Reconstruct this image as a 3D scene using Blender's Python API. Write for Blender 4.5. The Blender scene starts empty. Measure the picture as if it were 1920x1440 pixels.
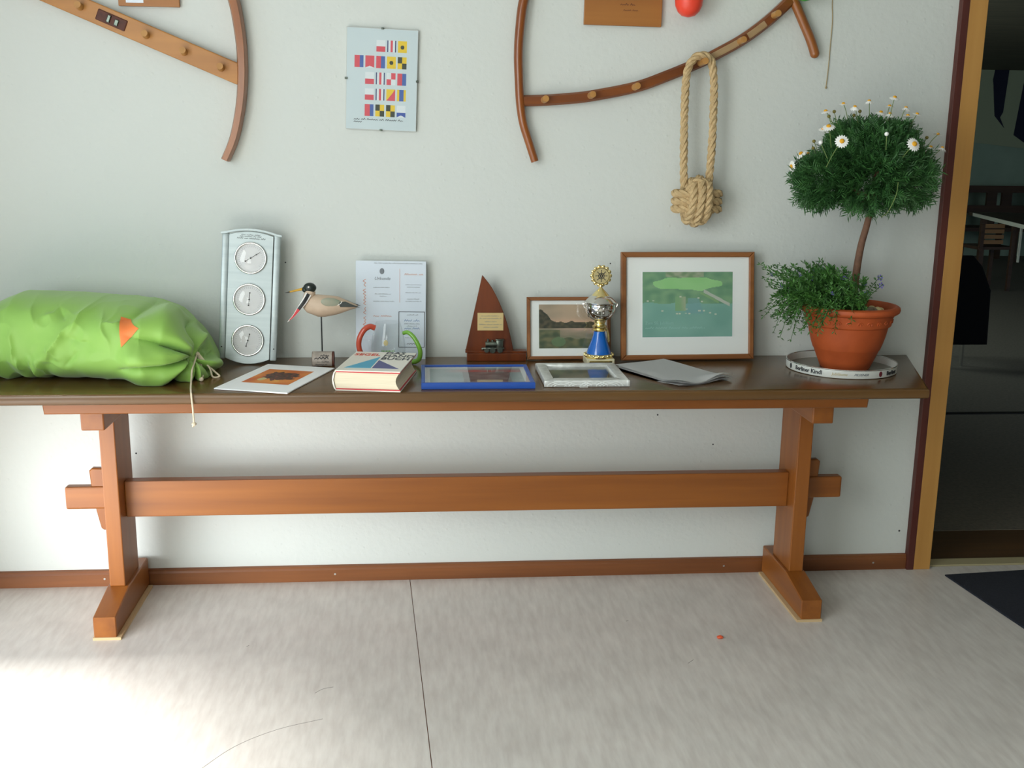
import bpy, bmesh, math, random
from mathutils import Vector, Matrix, noise
from mathutils.bvhtree import BVHTree
random.seed(7)
PI = math.pi
scn = bpy.context.scene
COL = scn.collection

# ------------------------------------------------------------------ camera
def make_camera():
    yaw, pitch, roll = math.radians(5.005232), math.radians(12.595811), math.radians(-0.732658)
    f = Vector((math.sin(yaw)*math.cos(pitch), math.cos(yaw)*math.cos(pitch), -math.sin(pitch)))
    r = Vector((math.cos(yaw), -math.sin(yaw), 0)); d = f.cross(r)
    c, s = math.cos(roll), math.sin(roll)
    r2, d2 = c*r + s*d, -s*r + c*d
    cam = bpy.data.cameras.new('camera'); cam.sensor_width = 36.0; cam.lens = 37.509; cam.clip_start = 0.05
    o = bpy.data.objects.new('camera', cam); COL.objects.link(o)
    m = Matrix((r2, -d2, -f)).transposed().to_4x4(); m.translation = (-0.1368, -3.3768, 1.4243)
    o.matrix_world = m; scn.camera = o
make_camera()

# ------------------------------------------------------------------ world, lights, exposure
w = bpy.data.worlds.new('world'); scn.world = w; w.use_nodes = True
w.node_tree.nodes['Background'].inputs[0].default_value = (0.62, 0.80, 1.0, 1)
w.node_tree.nodes['Background'].inputs[1].default_value = 1.0
scn.view_settings.view_transform = 'Standard'; scn.view_settings.look = 'None'
scn.view_settings.gamma = 1.0; scn.view_settings.use_curve_mapping = False
scn.view_settings.exposure = 0.0
scn.cycles.use_denoising = True
scn.cycles.max_bounces = 8; scn.cycles.transparent_max_bounces = 12

def area(name, loc, target, sx, sy, power, color, spread=180):
    l = bpy.data.lights.new(name, 'AREA'); l.shape = 'RECTANGLE'; l.size = sx; l.size_y = sy
    l.energy = power; l.color = color; l.spread = math.radians(spread)
    o = bpy.data.objects.new(name, l); COL.objects.link(o); o.location = loc
    o.rotation_euler = (Vector(target)-Vector(loc)).to_track_quat('-Z', 'Y').to_euler()
    return o
# daylight through the glazed terrace door in the left wall: sky above, sunlit terrace below
area('terrace_door_daylight', (-1.86, -2.95, 1.62), (0, -2.95, 1.1), 1.8, 1.75, 68, (0.95, 1.0, 0.96))
area('sunlit_terrace_glow', (-1.79, -1.0, 0.30), (-0.9, 0, 0.22), 1.2, 0.5, 5.6, (0.95, 0.98, 1.0), 70)
sun = bpy.data.lights.new('sun', 'SUN'); sun.energy = 14; sun.angle = math.radians(24); sun.color = (1, 0.97, 0.93)
so = bpy.data.objects.new('sun', sun); COL.objects.link(so); so.location = (-4, -3, 6)
so.rotation_euler = Vector((0.85, -0.40, -1.9)).to_track_quat('-Z', 'Y').to_euler()
# added fill lamps, no windows there: behind the camera and in the dim hall
area('rear_fill_lamp', (-1.2, -5.0, 1.25), (-0.5, 0, 1.0), 0.9, 1.6, 28, (0.95, 1.0, 0.97))
area('hall_fill_lamp', (0.75, 5.5, 1.5), (8, 8.5, 1.0), 3.0, 1.2, 95, (0.85, 1.0, 0.95))

# ------------------------------------------------------------------ materials
def lin(c):
    return tuple(((v/255.0+0.055)/1.055)**2.4 if v/255.0 > 0.04045 else v/255.0/12.92 for v in c[:3]) + (1,)
def newmat(name):
    m = bpy.data.materials.new(name); m.use_nodes = True
    return m, m.node_tree, m.node_tree.nodes['Principled BSDF']
def noise_node(nt, scale, detail=4, coord='Object', mscale=(1, 1, 1), rough=0.55):
    tc = nt.nodes.new('ShaderNodeTexCoord'); mp = nt.nodes.new('ShaderNodeMapping'); mp.inputs['Scale'].default_value = mscale
    nt.links.new(tc.outputs[coord], mp.inputs['Vector'])
    n = nt.nodes.new('ShaderNodeTexNoise'); n.inputs['Scale'].default_value = scale; n.inputs['Detail'].default_value = detail
    n.inputs['Roughness'].default_value = rough
    nt.links.new(mp.outputs[0], n.inputs['Vector']); return n
def add_bump(nt, b, src, strength, dist):
    bp = nt.nodes.new('ShaderNodeBump'); bp.inputs['Strength'].default_value = strength; bp.inputs['Distance'].default_value = dist
    nt.links.new(src, bp.inputs['Height']); nt.links.new(bp.outputs[0], b.inputs['Normal']); return bp
def mat(name, c, rough=0.6, metal=0.0, c2=None, nscale=20, mscale=(1, 1, 1), bump=0.0, bdist=0.001, bscale=None, spec=None, coat=0):
    m, nt, b = newmat(name)
    b.inputs['Base Color'].default_value = lin(c); b.inputs['Roughness'].default_value = rough; b.inputs['Metallic'].default_value = metal
    if spec is not None: b.inputs['Specular IOR Level'].default_value = spec
    if coat: b.inputs['Coat Weight'].default_value = coat; b.inputs['Coat Roughness'].default_value = 0.12
    n = None
    if c2 is not None:
        n = noise_node(nt, nscale, mscale=mscale)
        r = nt.nodes.new('ShaderNodeValToRGB'); r.color_ramp.elements[0].position = 0.3; r.color_ramp.elements[1].position = 0.7
        r.color_ramp.elements[0].color = lin(c); r.color_ramp.elements[1].color = lin(c2)
        nt.links.new(n.outputs['Fac'], r.inputs[0]); nt.links.new(r.outputs[0], b.inputs['Base Color'])
    if bump:
        n2 = noise_node(nt, bscale or nscale, mscale=mscale if bscale is None else (1, 1, 1))
        add_bump(nt, b, n2.outputs['Fac'], bump, bdist)
    return m
def wood(name, c, c2, axis='x', rough=0.4, scale=9, coat=0.0, spec=0.5):
    ms = {'x': (0.12, 2.2, 2.2), 'y': (2.2, 0.12, 2.2), 'z': (2.2, 2.2, 0.12)}[axis]
    return mat(name, c, rough, 0, c2, scale, ms, bump=0.12, bdist=0.001, coat=coat, spec=spec)
def thin_glass(name, tint=(1, 1, 1), gloss=1.0, rough=0.02):
    m = bpy.data.materials.new(name); m.use_nodes = True; nt = m.node_tree; nt.nodes.clear()
    out = nt.nodes.new('ShaderNodeOutputMaterial'); mix = nt.nodes.new('ShaderNodeMixShader')
    t = nt.nodes.new('ShaderNodeBsdfTransparent'); t.inputs[0].default_value = (*tint, 1)
    g = nt.nodes.new('ShaderNodeBsdfGlossy'); g.inputs['Roughness'].default_value = rough
    fr = nt.nodes.new('ShaderNodeFresnel'); ge = nt.nodes.new('ShaderNodeNewGeometry')
    io = nt.nodes.new('ShaderNodeMapRange'); io.inputs[3].default_value = 1.5; io.inputs[4].default_value = 1/1.5   # same index from both sides
    nt.links.new(ge.outputs['Backfacing'], io.inputs[0]); nt.links.new(io.outputs[0], fr.inputs[0])
    mu = nt.nodes.new('ShaderNodeMath'); mu.operation = 'MULTIPLY'; mu.inputs[1].default_value = gloss
    nt.links.new(fr.outputs[0], mu.inputs[0]); nt.links.new(mu.outputs[0], mix.inputs[0])
    nt.links.new(t.outputs[0], mix.inputs[1]); nt.links.new(g.outputs[0], mix.inputs[2]); nt.links.new(mix.outputs[0], out.inputs[0])
    return m
def print_mat(name='printed_paper', rough=0.6):
    m, nt, b = newmat(name)
    a = nt.nodes.new('ShaderNodeAttribute'); a.attribute_name = 'Col'
    nt.links.new(a.outputs['Color'], b.inputs['Base Color']); b.inputs['Roughness'].default_value = rough
    return m

M = {}
def wall_mat(name, c):
    m, nt, b = newmat(name)
    b.inputs['Base Color'].default_value = lin(c); b.inputs['Roughness'].default_value = 0.85
    n1 = noise_node(nt, 55, 5); n2 = noise_node(nt, 16, 2)
    tc = nt.nodes.new('ShaderNodeTexCoord'); v = nt.nodes.new('ShaderNodeTexVoronoi'); v.inputs['Scale'].default_value = 30
    nt.links.new(tc.outputs['Object'], v.inputs['Vector'])
    mr = nt.nodes.new('ShaderNodeMapRange'); mr.inputs[1].default_value = 0.0; mr.inputs[2].default_value = 0.16
    mr.inputs[3].default_value = 1.0; mr.inputs[4].default_value = 0.0
    nt.links.new(v.outputs['Distance'], mr.inputs[0])
    ma = nt.nodes.new('ShaderNodeMath'); ma.operation = 'MULTIPLY_ADD'; ma.inputs[1].default_value = 0.6
    nt.links.new(mr.outputs[0], ma.inputs[0]); nt.links.new(n1.outputs['Fac'], ma.inputs[2])
    ad = nt.nodes.new('ShaderNodeMath'); ad.operation = 'ADD'
    nt.links.new(ma.outputs[0], ad.inputs[0]); nt.links.new(n2.outputs['Fac'], ad.inputs[1])
    add_bump(nt, b, ad.outputs[0], 0.35, 0.004)
    return m
M['plaster'] = wall_mat('rough_white_plaster', (209, 213, 208))
M['white_paint'] = mat('white_paint', (205, 207, 202), 0.8)
M['room_ceiling'] = mat('grey_room_paint', (138, 138, 132), 0.85)
M['white_ceiling'] = mat('white_ceiling_paint', (205, 208, 204), 0.85)
M['hall_wall'] = mat('hall_wall_paint', (150, 170, 155), 0.8, c2=(135, 155, 140), nscale=2)
M['hall_ceiling'] = mat('dark_ceiling_boards', (110, 104, 84), 0.8, c2=(84, 80, 66), nscale=8, mscale=(.2, 2, 1))
def floor_mat():
    m, nt, b = newmat('streaked_linoleum')
    n = noise_node(nt, 26, 6, mscale=(2.0, 0.35, 1)); n2 = noise_node(nt, 5, 3)
    r = nt.nodes.new('ShaderNodeValToRGB'); r.color_ramp.elements[0].position = 0.33; r.color_ramp.elements[1].position = 0.68
    r.color_ramp.elements[0].color = lin((214, 207, 200)); r.color_ramp.elements[1].color = lin((230, 225, 218))
    nt.links.new(n.outputs['Fac'], r.inputs[0])
    mx = nt.nodes.new('ShaderNodeMixRGB'); mx.blend_type = 'MULTIPLY'; mx.inputs[0].default_value = 0.25
    nt.links.new(r.outputs[0], mx.inputs[1]); nt.links.new(n2.outputs['Fac'], mx.inputs[2])
    nt.links.new(mx.outputs[0], b.inputs['Base Color']); b.inputs['Roughness'].default_value = 0.42
    b.inputs['Specular IOR Level'].default_value = 0.35
    return m
M['floor'] = floor_mat()
M['hall_floor'] = mat('grey_hall_carpet', (118, 112, 100), 0.9, c2=(98, 93, 84), nscale=60)
M['sill'] = wood('brown_sill_wood', (92, 66, 40), (70, 50, 32), 'x', 0.5)
M['table_x'] = wood('varnished_pine_long', (152, 90, 33), (124, 69, 23), 'x', 0.36)
M['table_y'] = wood('varnished_pine_cross', (152, 90, 33), (124, 69, 23), 'y', 0.36)
M['table_z'] = wood('varnished_pine_upright', (152, 90, 33), (124, 69, 23), 'z', 0.36)
M['top'] = wood('dark_walnut_top', (108, 78, 42), (84, 58, 30), 'x', 0.25, scale=7)
M['pad'] = mat('raw_shim_wood', (200, 172, 130), 0.7)
M['skirting'] = wood('reddish_skirting', (138, 84, 44), (108, 62, 32), 'x', 0.4)
M['casing'] = wood('dark_red_casing', (92, 42, 32), (76, 34, 28), 'z', 0.5)
M['pale'] = wood('pale_oak_frame', (196, 146, 78), (180, 130, 66), 'z', 0.5)
M['rack'] = wood('honey_oak', (182, 124, 56), (162, 106, 44), 'x', 0.4)
M['rack_dark'] = wood('brown_bent_wood', (150, 84, 32), (116, 60, 24), 'z', 0.3, coat=.3)
M['rack_mid'] = wood('bent_wood_left', (164, 98, 40), (132, 74, 30), 'z', 0.35, coat=.3)
M['rail'] = wood('bent_rail_wood', (134, 74, 30), (104, 54, 24), 'x', 0.3, coat=.3)
M['weathered'] = wood('weathered_inlay', (178, 150, 112), (150, 118, 80), 'x', 0.4)
M['peg'] = wood('peg_wood', (188, 138, 76), (168, 118, 60), 'y', 0.4)
M['plaque'] = wood('plaque_wood', (168, 110, 50), (150, 94, 42), 'x', 0.45)
M['mahogany'] = wood('mahogany', (122, 58, 22), (84, 37, 13), 'z', 0.28, scale=14)
M['frame_brown'] = wood('brown_frame_wood', (152, 98, 54), (122, 74, 38), 'x', 0.4)
M['paper'] = mat('white_paper', (244, 244, 244), 0.7)
M['mat_board'] = mat('passepartout_card', (240, 243, 240), 0.7)
M['bluewhite'] = mat('bluish_print_paper', (222, 231, 240), 0.6)
M['print'] = print_mat()
M['glass'] = thin_glass('picture_glass')
M['clear'] = thin_glass('clear_glass', (0.99, 0.995, 0.993), 0.5)
M['redglass'] = mat('red_glass', (214, 92, 68), 0.12)
M['greenglass'] = mat('green_glass', (132, 190, 70), 0.12)
for k, t in (('redglass', .25), ('greenglass', .25)):
    M[k].node_tree.nodes['Principled BSDF'].inputs['Transmission Weight'].default_value = t
M['steel'] = mat('brushed_aluminium', (182, 192, 192), 0.42, 0.5, c2=(170, 180, 182), nscale=30, mscale=(.1, 1, 3))
M['chrome'] = mat('chrome', (225, 225, 222), 0.12, 1.0)
M['silver'] = mat('silver_plate', (218, 214, 208), 0.10, 1.0)
M['gold'] = mat('gold_plate', (248, 228, 164), 0.16, 1.0)
M['gold_matte'] = mat('pale_gold_disc', (206, 190, 140), 0.4, 0.5)
M['pewter'] = mat('pewter', (120, 128, 118), 0.3, 0.9, c2=(80, 88, 80), nscale=80)
M['black'] = mat('black_paint', (24, 24, 26), 0.4)
M['black_cloth'] = mat('black_cloth', (20, 20, 20), 0.95, spec=0.1)
M['ink'] = mat('ink_black', (40, 42, 46), 0.6)
M['ink_grey'] = mat('ink_grey', (120, 126, 132), 0.6)
M['ink_red'] = mat('ink_red', (212, 76, 52), 0.6)
M['ink_salmon'] = mat('ink_salmon', (216, 168, 152), 0.6)
M['ink_blue'] = mat('ink_blue', (120, 150, 190), 0.6)
M['ink_white'] = mat('ink_pale_cyan', (150, 196, 186), 0.6)
M['dial'] = mat('dial_face', (222, 222, 222), 0.5)
M['cyan'] = mat('cyan_print', (66, 164, 196), 0.5)
M['navy'] = mat('navy_print', (72, 72, 128), 0.5)
M['jacket'] = mat('white_book_jacket', (232, 226, 212), 0.4)
M['pages'] = mat('cream_pages', (232, 222, 196), 0.8, c2=(216, 204, 176), nscale=40, mscale=(.2, .2, 14))
M['bookred'] = mat('red_book_board', (196, 48, 56), 0.5)
M['bluepaint'] = mat('blue_frame_paint', (30, 78, 164), 0.35)
M['silverpaper'] = mat('embossed_silver_card', (228, 230, 226), 0.3, 0.15, c2=(196, 198, 194), nscale=45, bump=0.6, bdist=0.004)
M['brass'] = mat('brass_label', (214, 190, 134), 0.45, 0.3)
M['trophyblue'] = mat('glossy_blue_enamel', (10, 98, 190), 0.12, 0.0, coat=.6)
M['white_stone'] = mat('cream_marble', (214, 208, 176), 0.3)
M['terracotta'] = mat('terracotta', (186, 86, 38), 0.6, c2=(170, 76, 32), nscale=14, bump=.1, bdist=.002, bscale=120)
M['soil'] = mat('dark_soil', (48, 36, 28), 0.95, c2=(30, 24, 20), nscale=90, bump=.8, bdist=.006)
M['stone'] = mat('grey_pebble', (150, 136, 112), 0.8, c2=(120, 108, 90), nscale=60)
M['pale_stone'] = mat('pale_pebble', (208, 190, 140), 0.8)
M['trunk'] = mat('brown_bark', (128, 92, 70), 0.8, c2=(98, 70, 54), nscale=60, bump=.4, bdist=.003)
M['leaf'] = mat('daisy_foliage', (66, 116, 56), 0.55, c2=(36, 76, 36), nscale=26)
M['leaf2'] = mat('lobelia_foliage', (70, 120, 44), 0.55, c2=(42, 84, 34), nscale=40)
M['stem'] = mat('green_stem', (110, 130, 70), 0.6)
M['petal'] = mat('white_petal', (240, 240, 236), 0.6)
M['disc'] = mat('yellow_disc', (226, 164, 32), 0.7)
M['bud'] = mat('flower_bud', (120, 110, 50), 0.7)
M['violet'] = mat('violet_petal', (120, 110, 190), 0.6)
M['tray_in'] = mat('grey_tray_metal', (150, 146, 134), 0.3, 0.7)
M['tray_rim'] = mat('white_tray_rim', (214, 216, 210), 0.35)
M['maroon'] = mat('maroon_print', (110, 34, 44), 0.5)
M['goldprint'] = mat('gold_print', (190, 176, 128), 0.5)
M['rope'] = mat('manila_rope', (204, 178, 134), 0.85, c2=(178, 150, 108), nscale=120, bump=.5, bdist=.002)
M['cord'] = mat('cotton_cord', (216, 202, 176), 0.8)
M['twine'] = mat('thin_twine', (170, 150, 110), 0.8)
M['redrub'] = mat('orange_red_latex', (240, 74, 52), 0.35)
M['greenrub'] = mat('bright_green_latex', (50, 190, 60), 0.35)
M['bird'] = mat('cream_bird_paint', (206, 182, 158), 0.55, c2=(190, 166, 142), nscale=30)
M['birdwing'] = mat('grey_green_wing', (138, 156, 138), 0.55, c2=(166, 156, 136), nscale=18)
M['birdhead'] = mat('dark_green_head', (28, 38, 34), 0.4)
M['yellow'] = mat('yellow_bill', (204, 156, 44), 0.5)
M['red'] = mat('red_paint', (206, 52, 60), 0.45)
M['offwhite'] = mat('off_white_paint', (236, 232, 226), 0.5)
M['log'] = mat('dark_log_wood', (92, 46, 30), 0.6, c2=(70, 34, 22), nscale=60)
M['birch'] = mat('written_label', (184, 172, 160), 0.7, c2=(150, 140, 130), nscale=50)
M['doormat'] = mat('navy_doormat', (34, 38, 50), 0.95, c2=(24, 28, 38), nscale=150, bump=.6, bdist=.004)
M['orange'] = mat('orange_scrap', (232, 96, 56), 0.6)
M['orange_patch'] = mat('orange_logo_print', (238, 128, 62), 0.6)
M['darkwood'] = wood('dark_hall_wood', (74, 50, 34), (54, 36, 26), 'x', 0.5)
M['hall_edge'] = mat('pale_table_edge', (214, 214, 200), 0.5)
M['slat'] = mat('hall_slat_wood', (150, 112, 78), 0.6)
M['flagwhite'] = mat('flag_cloth', (158, 166, 140), 0.8)
M['flagblue'] = mat('flag_navy', (22, 26, 50), 0.8)
M['scuff'] = mat('scuff_grey', (138, 132, 126), 0.8)
M['strip'] = mat('pale_threshold', (176, 166, 130), 0.4)
def bag_mat():
    m, nt, b = newmat('lime_nylon')
    b.inputs['Base Color'].default_value = lin((140, 184, 84)); b.inputs['Roughness'].default_value = 0.5
    b.inputs['Sheen Weight'].default_value = 0.2
    b.inputs['Specular IOR Level'].default_value = 0.4
    n = noise_node(nt, 600, 2); add_bump(nt, b, n.outputs['Fac'], 0.1, 0.0005)
    return m
M['bag'] = bag_mat()

# ------------------------------------------------------------------ mesh helpers
def finish(name, bm, m, parent=None, smooth=False, loc=None, rot=None):
    me = bpy.data.meshes.new(name)
    bmesh.ops.recalc_face_normals(bm, faces=bm.faces[:]) if not smooth == 'keep' else None
    bm.to_mesh(me); bm.free()
    for mm in (m if isinstance(m, (list, tuple)) else [m]): me.materials.append(mm)
    if smooth:
        me.polygons.foreach_set('use_smooth', [True]*len(me.polygons))
        try: me.set_sharp_from_angle(angle=math.radians(38))
        except Exception: pass
    o = bpy.data.objects.new(name, me); COL.objects.link(o)
    if parent is not None: o.parent = parent
    if loc is not None: o.location = loc
    if rot is not None: o.rotation_euler = rot
    return o
def thing(name, label, cat, loc=(0, 0, 0), rot=(0, 0, 0), group=None):
    o = bpy.data.objects.new(name, None); COL.objects.link(o); o.location = loc; o.rotation_euler = rot; o.empty_display_size = .05
    return tag(o, label, cat, group)
def tag(o, label, cat, group=None):
    o['label'] = label; o['category'] = cat
    if group: o['group'] = group
    return o
def struct(o, label=None):
    o['kind'] = 'structure'
    if label: o['label'] = label
    return o
def box(bm, x0, x1, y0, y1, z0, z1, bev=0.0, seg=2, mtx=None, mi=0):
    v = [bm.verts.new((x, y, z)) for x in (x0, x1) for y in (y0, y1) for z in (z0, z1)]
    fs = [bm.faces.new([v[i] for i in q]) for q in ((0, 1, 3, 2), (4, 6, 7, 5), (0, 4, 5, 1), (2, 3, 7, 6), (0, 2, 6, 4), (1, 5, 7, 3))]
    for f in fs: f.material_index = mi
    vs = v
    if bev > 0:
        es = list({e for f in fs for e in f.edges})
        r = bmesh.ops.bevel(bm, geom=es, offset=bev, segments=seg, profile=0.5, affect='EDGES', material=-1)
        vs = list({x for f in r['faces'] for x in f.verts} | {x for x in v if x.is_valid})
    if mtx is not None: bmesh.ops.transform(bm, matrix=mtx, verts=[x for x in vs if x.is_valid])
    return bm
def B(*a, **k):
    return box(bmesh.new(), *a, **k)
def prism(pts, axis, a, b, bev=0.0, seg=2, bm=None):
    """polygon pts (2-D) extruded along axis from a to b: 'y' -> pts are (x,z); 'z' -> (x,y); 'x' -> (y,z)"""
    bm = bm or bmesh.new()
    def P(p, t): return {'y': (p[0], t, p[1]), 'z': (p[0], p[1], t), 'x': (t, p[0], p[1])}[axis]
    v0 = [bm.verts.new(P(p, a)) for p in pts]; v1 = [bm.verts.new(P(p, b)) for p in pts]
    n = len(pts); fs = [bm.faces.new(v0), bm.faces.new(v1[::-1])]
    for i in range(n): fs.append(bm.faces.new((v0[i], v1[i], v1[(i+1) % n], v0[(i+1) % n])))
    bmesh.ops.recalc_face_normals(bm, faces=fs)
    if bev > 0:
        es = list({e for f in fs[:2] for e in f.edges})
        bmesh.ops.bevel(bm, geom=es, offset=bev, segments=seg, profile=0.5, affect='EDGES')
    return bm
def lathe(prof, n=40, bm=None, c=(0, 0), cap=True):
    bm = bm or bmesh.new(); rings = []
    for r, z in prof:
        rings.append([bm.verts.new((c[0]+max(r, 1e-5)*math.cos(2*PI*i/n), c[1]+max(r, 1e-5)*math.sin(2*PI*i/n), z)) for i in range(n)])
    for a, b in zip(rings, rings[1:]):
        for i in range(n): bm.faces.new((a[i], a[(i+1) % n], b[(i+1) % n], b[i]))
    if cap:
        bm.faces.new(rings[0][::-1]); bm.faces.new(rings[-1])
    return bm
def catmull(pts, n=8):
    P = [Vector(p) for p in pts]; out = []
    for i in range(len(P)-1):
        p0 = P[i-1] if i > 0 else 2*P[0]-P[1]; p1, p2 = P[i], P[i+1]; p3 = P[i+2] if i+2 < len(P) else 2*P[-1]-P[-2]
        for k in range(n):
            t = k/n
            out.append(0.5*((2*p1)+(p2-p0)*t+(2*p0-5*p1+4*p2-p3)*t*t+(3*p1-p0-3*p2+p3)*t**3))
    out.append(P[-1]); return out
def frames(path, closed=False):
    n = len(path); T = []
    for i in range(n):
        a = path[(i-1) % n] if closed or i > 0 else path[0]; b = path[(i+1) % n] if closed or i < n-1 else path[-1]
        T.append((b-a).normalized())
    u = T[0].orthogonal().normalized(); out = []
    for t in T:
        u = (u - t*u.dot(t)).normalized(); out.append((u, t.cross(u)))
    return out
def tube(path, r, sides=8, bm=None, closed=False, cap=True, squash=None):
    bm = bm or bmesh.new(); path = [Vector(p) for p in path]; fr = frames(path, closed); rings = []
    for i, p in enumerate(path):
        rr = r(i/(len(path)-1)) if callable(r) else r; u, v = fr[i]
        rings.append([bm.verts.new(p + rr*(math.cos(2*PI*k/sides)*u + math.sin(2*PI*k/sides)*v)) for k in range(sides)])
    m = len(rings)
    for i in range(m if closed else m-1):
        a, b = rings[i], rings[(i+1) % m]
        for k in range(sides): bm.faces.new((a[k], a[(k+1) % sides], b[(k+1) % sides], b[k]))
    if cap and not closed:
        bm.faces.new(rings[0][::-1]); bm.faces.new(rings[-1])
    return bm
def rope(path, r, bm=None, pitch=0.05, closed=False, sides=6):
    """three strands laid around the path"""
    bm = bm or bmesh.new(); path = [Vector(p) for p in path]; fr = frames(path, closed)
    L = [0.0]
    for a, b in zip(path, path[1:]): L.append(L[-1]+(b-a).length)
    tot = L[-1] + ((path[0]-path[-1]).length if closed else 0)
    turns = max(1, round(tot/pitch)) if closed else tot/pitch
    for s in range(3):
        st = []
        for i, p in enumerate(path):
            a = 2*PI*(s/3 + turns*L[i]/tot); u, v = fr[i]
            st.append(p + 0.5*r*(math.cos(a)*u + math.sin(a)*v))
        tube(st, 0.56*r, sides, bm, closed)
    return bm
def strap(path, half_w, half_t, up, bm=None, bev=0.0):
    """flat bar along path; up = constant thickness direction"""
    bm = bm or bmesh.new(); path = [Vector(p) for p in path]; up = Vector(up); rings = []
    for i, p in enumerate(path):
        t = (path[min(i+1, len(path)-1)]-path[max(i-1, 0)]).normalized(); s = t.cross(up).normalized()
        hw = half_w(i/(len(path)-1)) if callable(half_w) else half_w
        c = hw*0.35
        q = [(-hw, -half_t), (-hw, half_t*.5), (-hw+c, half_t), (hw-c, half_t), (hw, half_t*.5), (hw, -half_t)]
        rings.append([bm.verts.new(p+s*a+up*b) for a, b in q])
    for a, b in zip(rings, rings[1:]):
        for k in range(6): bm.faces.new((a[k], a[(k+1) % 6], b[(k+1) % 6], b[k]))
    bm.faces.new(rings[0][::-1]); bm.faces.new(rings[-1]); return bm
def ball(bm, c, rx, ry=None, rz=None, seg=16, rings=10):
    ry = ry or rx; rz = rz or rx
    m = Matrix.Translation(c) @ Matrix.Diagonal((rx, ry, rz, 1))
    bmesh.ops.create_uvsphere(bm, u_segments=seg, v_segments=rings, radius=1, matrix=m); return bm
def cyl(bm, p0, p1, r, n=16, r2=None):
    p0, p1 = Vector(p0), Vector(p1); d = p1-p0
    m = Matrix.Translation((p0+p1)/2) @ d.to_track_quat('Z', 'Y').to_matrix().to_4x4()
    bmesh.ops.create_cone(bm, cap_ends=True, segments=n, radius1=r, radius2=r if r2 is None else r2, depth=d.length, matrix=m); return bm
def text(name, s, size, m, parent, loc, rot=(PI/2, 0, 0), align='CENTER', extr=0.0003, sx=1.0, bend=None, shear=0.0, bold=0.0):
    c = bpy.data.curves.new(name, 'FONT'); c.body = s; c.size = size; c.align_x = align; c.align_y = 'CENTER'; c.extrude = extr
    c.shear = shear; c.offset = bold; c.resolution_u = 2
    o = bpy.data.objects.new(name, c); COL.objects.link(o); bpy.context.view_layer.update()
    me = bpy.data.meshes.new_from_object(o.evaluated_get(bpy.context.evaluated_depsgraph_get()))
    bpy.data.objects.remove(o); bpy.data.curves.remove(c)
    for v in me.vertices:
        v.co.x *= sx
        if bend:
            R, a0 = bend; a = a0 + v.co.x/R
            v.co = Vector(((R+v.co.z+.0006)*math.cos(a), (R+v.co.z+.0006)*math.sin(a), v.co.y))
    me.materials.clear(); me.materials.append(m)
    n = bpy.data.objects.new(name, me); COL.objects.link(n); n.parent = parent
    n.location = loc; n.rotation_euler = (0, 0, 0) if bend else rot; return n
def scribble(name, lines, m, parent, loc, rot=(PI/2, 0, 0), seed=1):
    """lines of illegible small writing as word-like strokes: (x0, x1, y, height)"""
    rnd = random.Random(seed); bm = bmesh.new()
    for x0, x1, y, h in lines:
        x = x0
        while x < x1:
            wl = min(rnd.uniform(2.0, 7.0)*h, x1-x); k = max(2, int(wl/(h*.55))); px, py = x, y
            for i in range(k):
                qx = x + wl*(i+1)/k; qy = y + (h*rnd.uniform(.35, 1) if i % 2 == 0 else 0)
                d = Vector((qx-px, qy-py, 0)); n = Vector((-d.y, d.x, 0)).normalized()*h*.13
                bm.faces.new([bm.verts.new(p) for p in ((px-n.x, py-n.y, 0), (qx-n.x, qy-n.y, 0), (qx+n.x, qy+n.y, 0), (px+n.x, py+n.y, 0))])
                px, py = qx, qy
            x += wl + h*.8
    o = finish(name, bm, m, parent, loc=loc, rot=rot); o['kind'] = 'stuff'; return o
def picture(name, w, h, nx, ny, fn, parent, loc, rot=(PI/2, 0, 0), m=None):
    """flat printed sheet, w x h, centred, colour per cell from fn(u,v) with v upwards"""
    vs = [((i/nx-.5)*w, (j/ny-.5)*h, 0) for j in range(ny+1) for i in range(nx+1)]
    fs = [(j*(nx+1)+i, j*(nx+1)+i+1, (j+1)*(nx+1)+i+1, (j+1)*(nx+1)+i) for j in range(ny) for i in range(nx)]
    me = bpy.data.meshes.new(name); me.from_pydata(vs, [], fs)
    a = me.color_attributes.new('Col', 'FLOAT_COLOR', 'CORNER'); buf = []
    for j in range(ny):
        for i in range(nx):
            buf += list(lin(fn((i+.5)/nx, (j+.5)/ny)))*4
    a.data.foreach_set('color', buf); me.materials.append(m or M['print'])
    o = bpy.data.objects.new(name, me); COL.objects.link(o); o.parent = parent; o.location = loc; o.rotation_euler = rot; return o
def frame_bars(parent, w, h, t, d, m, bev=0.002, name='frame_bar'):
    """picture frame, four mitred bars in local XZ, depth from y=-d to 0, base at z=0"""
    o = [(-w/2, 0), (w/2, 0), (w/2, h), (-w/2, h)]; i = [(-w/2+t, t), (w/2-t, t), (w/2-t, h-t), (-w/2+t, h-t)]
    for k in range(4):
        finish(name, prism([o[k], o[(k+1) % 4], i[(k+1) % 4], i[k]], 'y', -d, 0, bev, 1), m, parent)
def nz(x, y, z=0): return noise.noise((x, y, z))
def mixc(a, b, t): t = max(0, min(1, t)); return tuple(a[k]*(1-t)+b[k]*t for k in range(3))
def sm(a, b, x):
    t = max(0, min(1, (x-a)/(b-a))); return t*t*(3-2*t)

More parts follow.
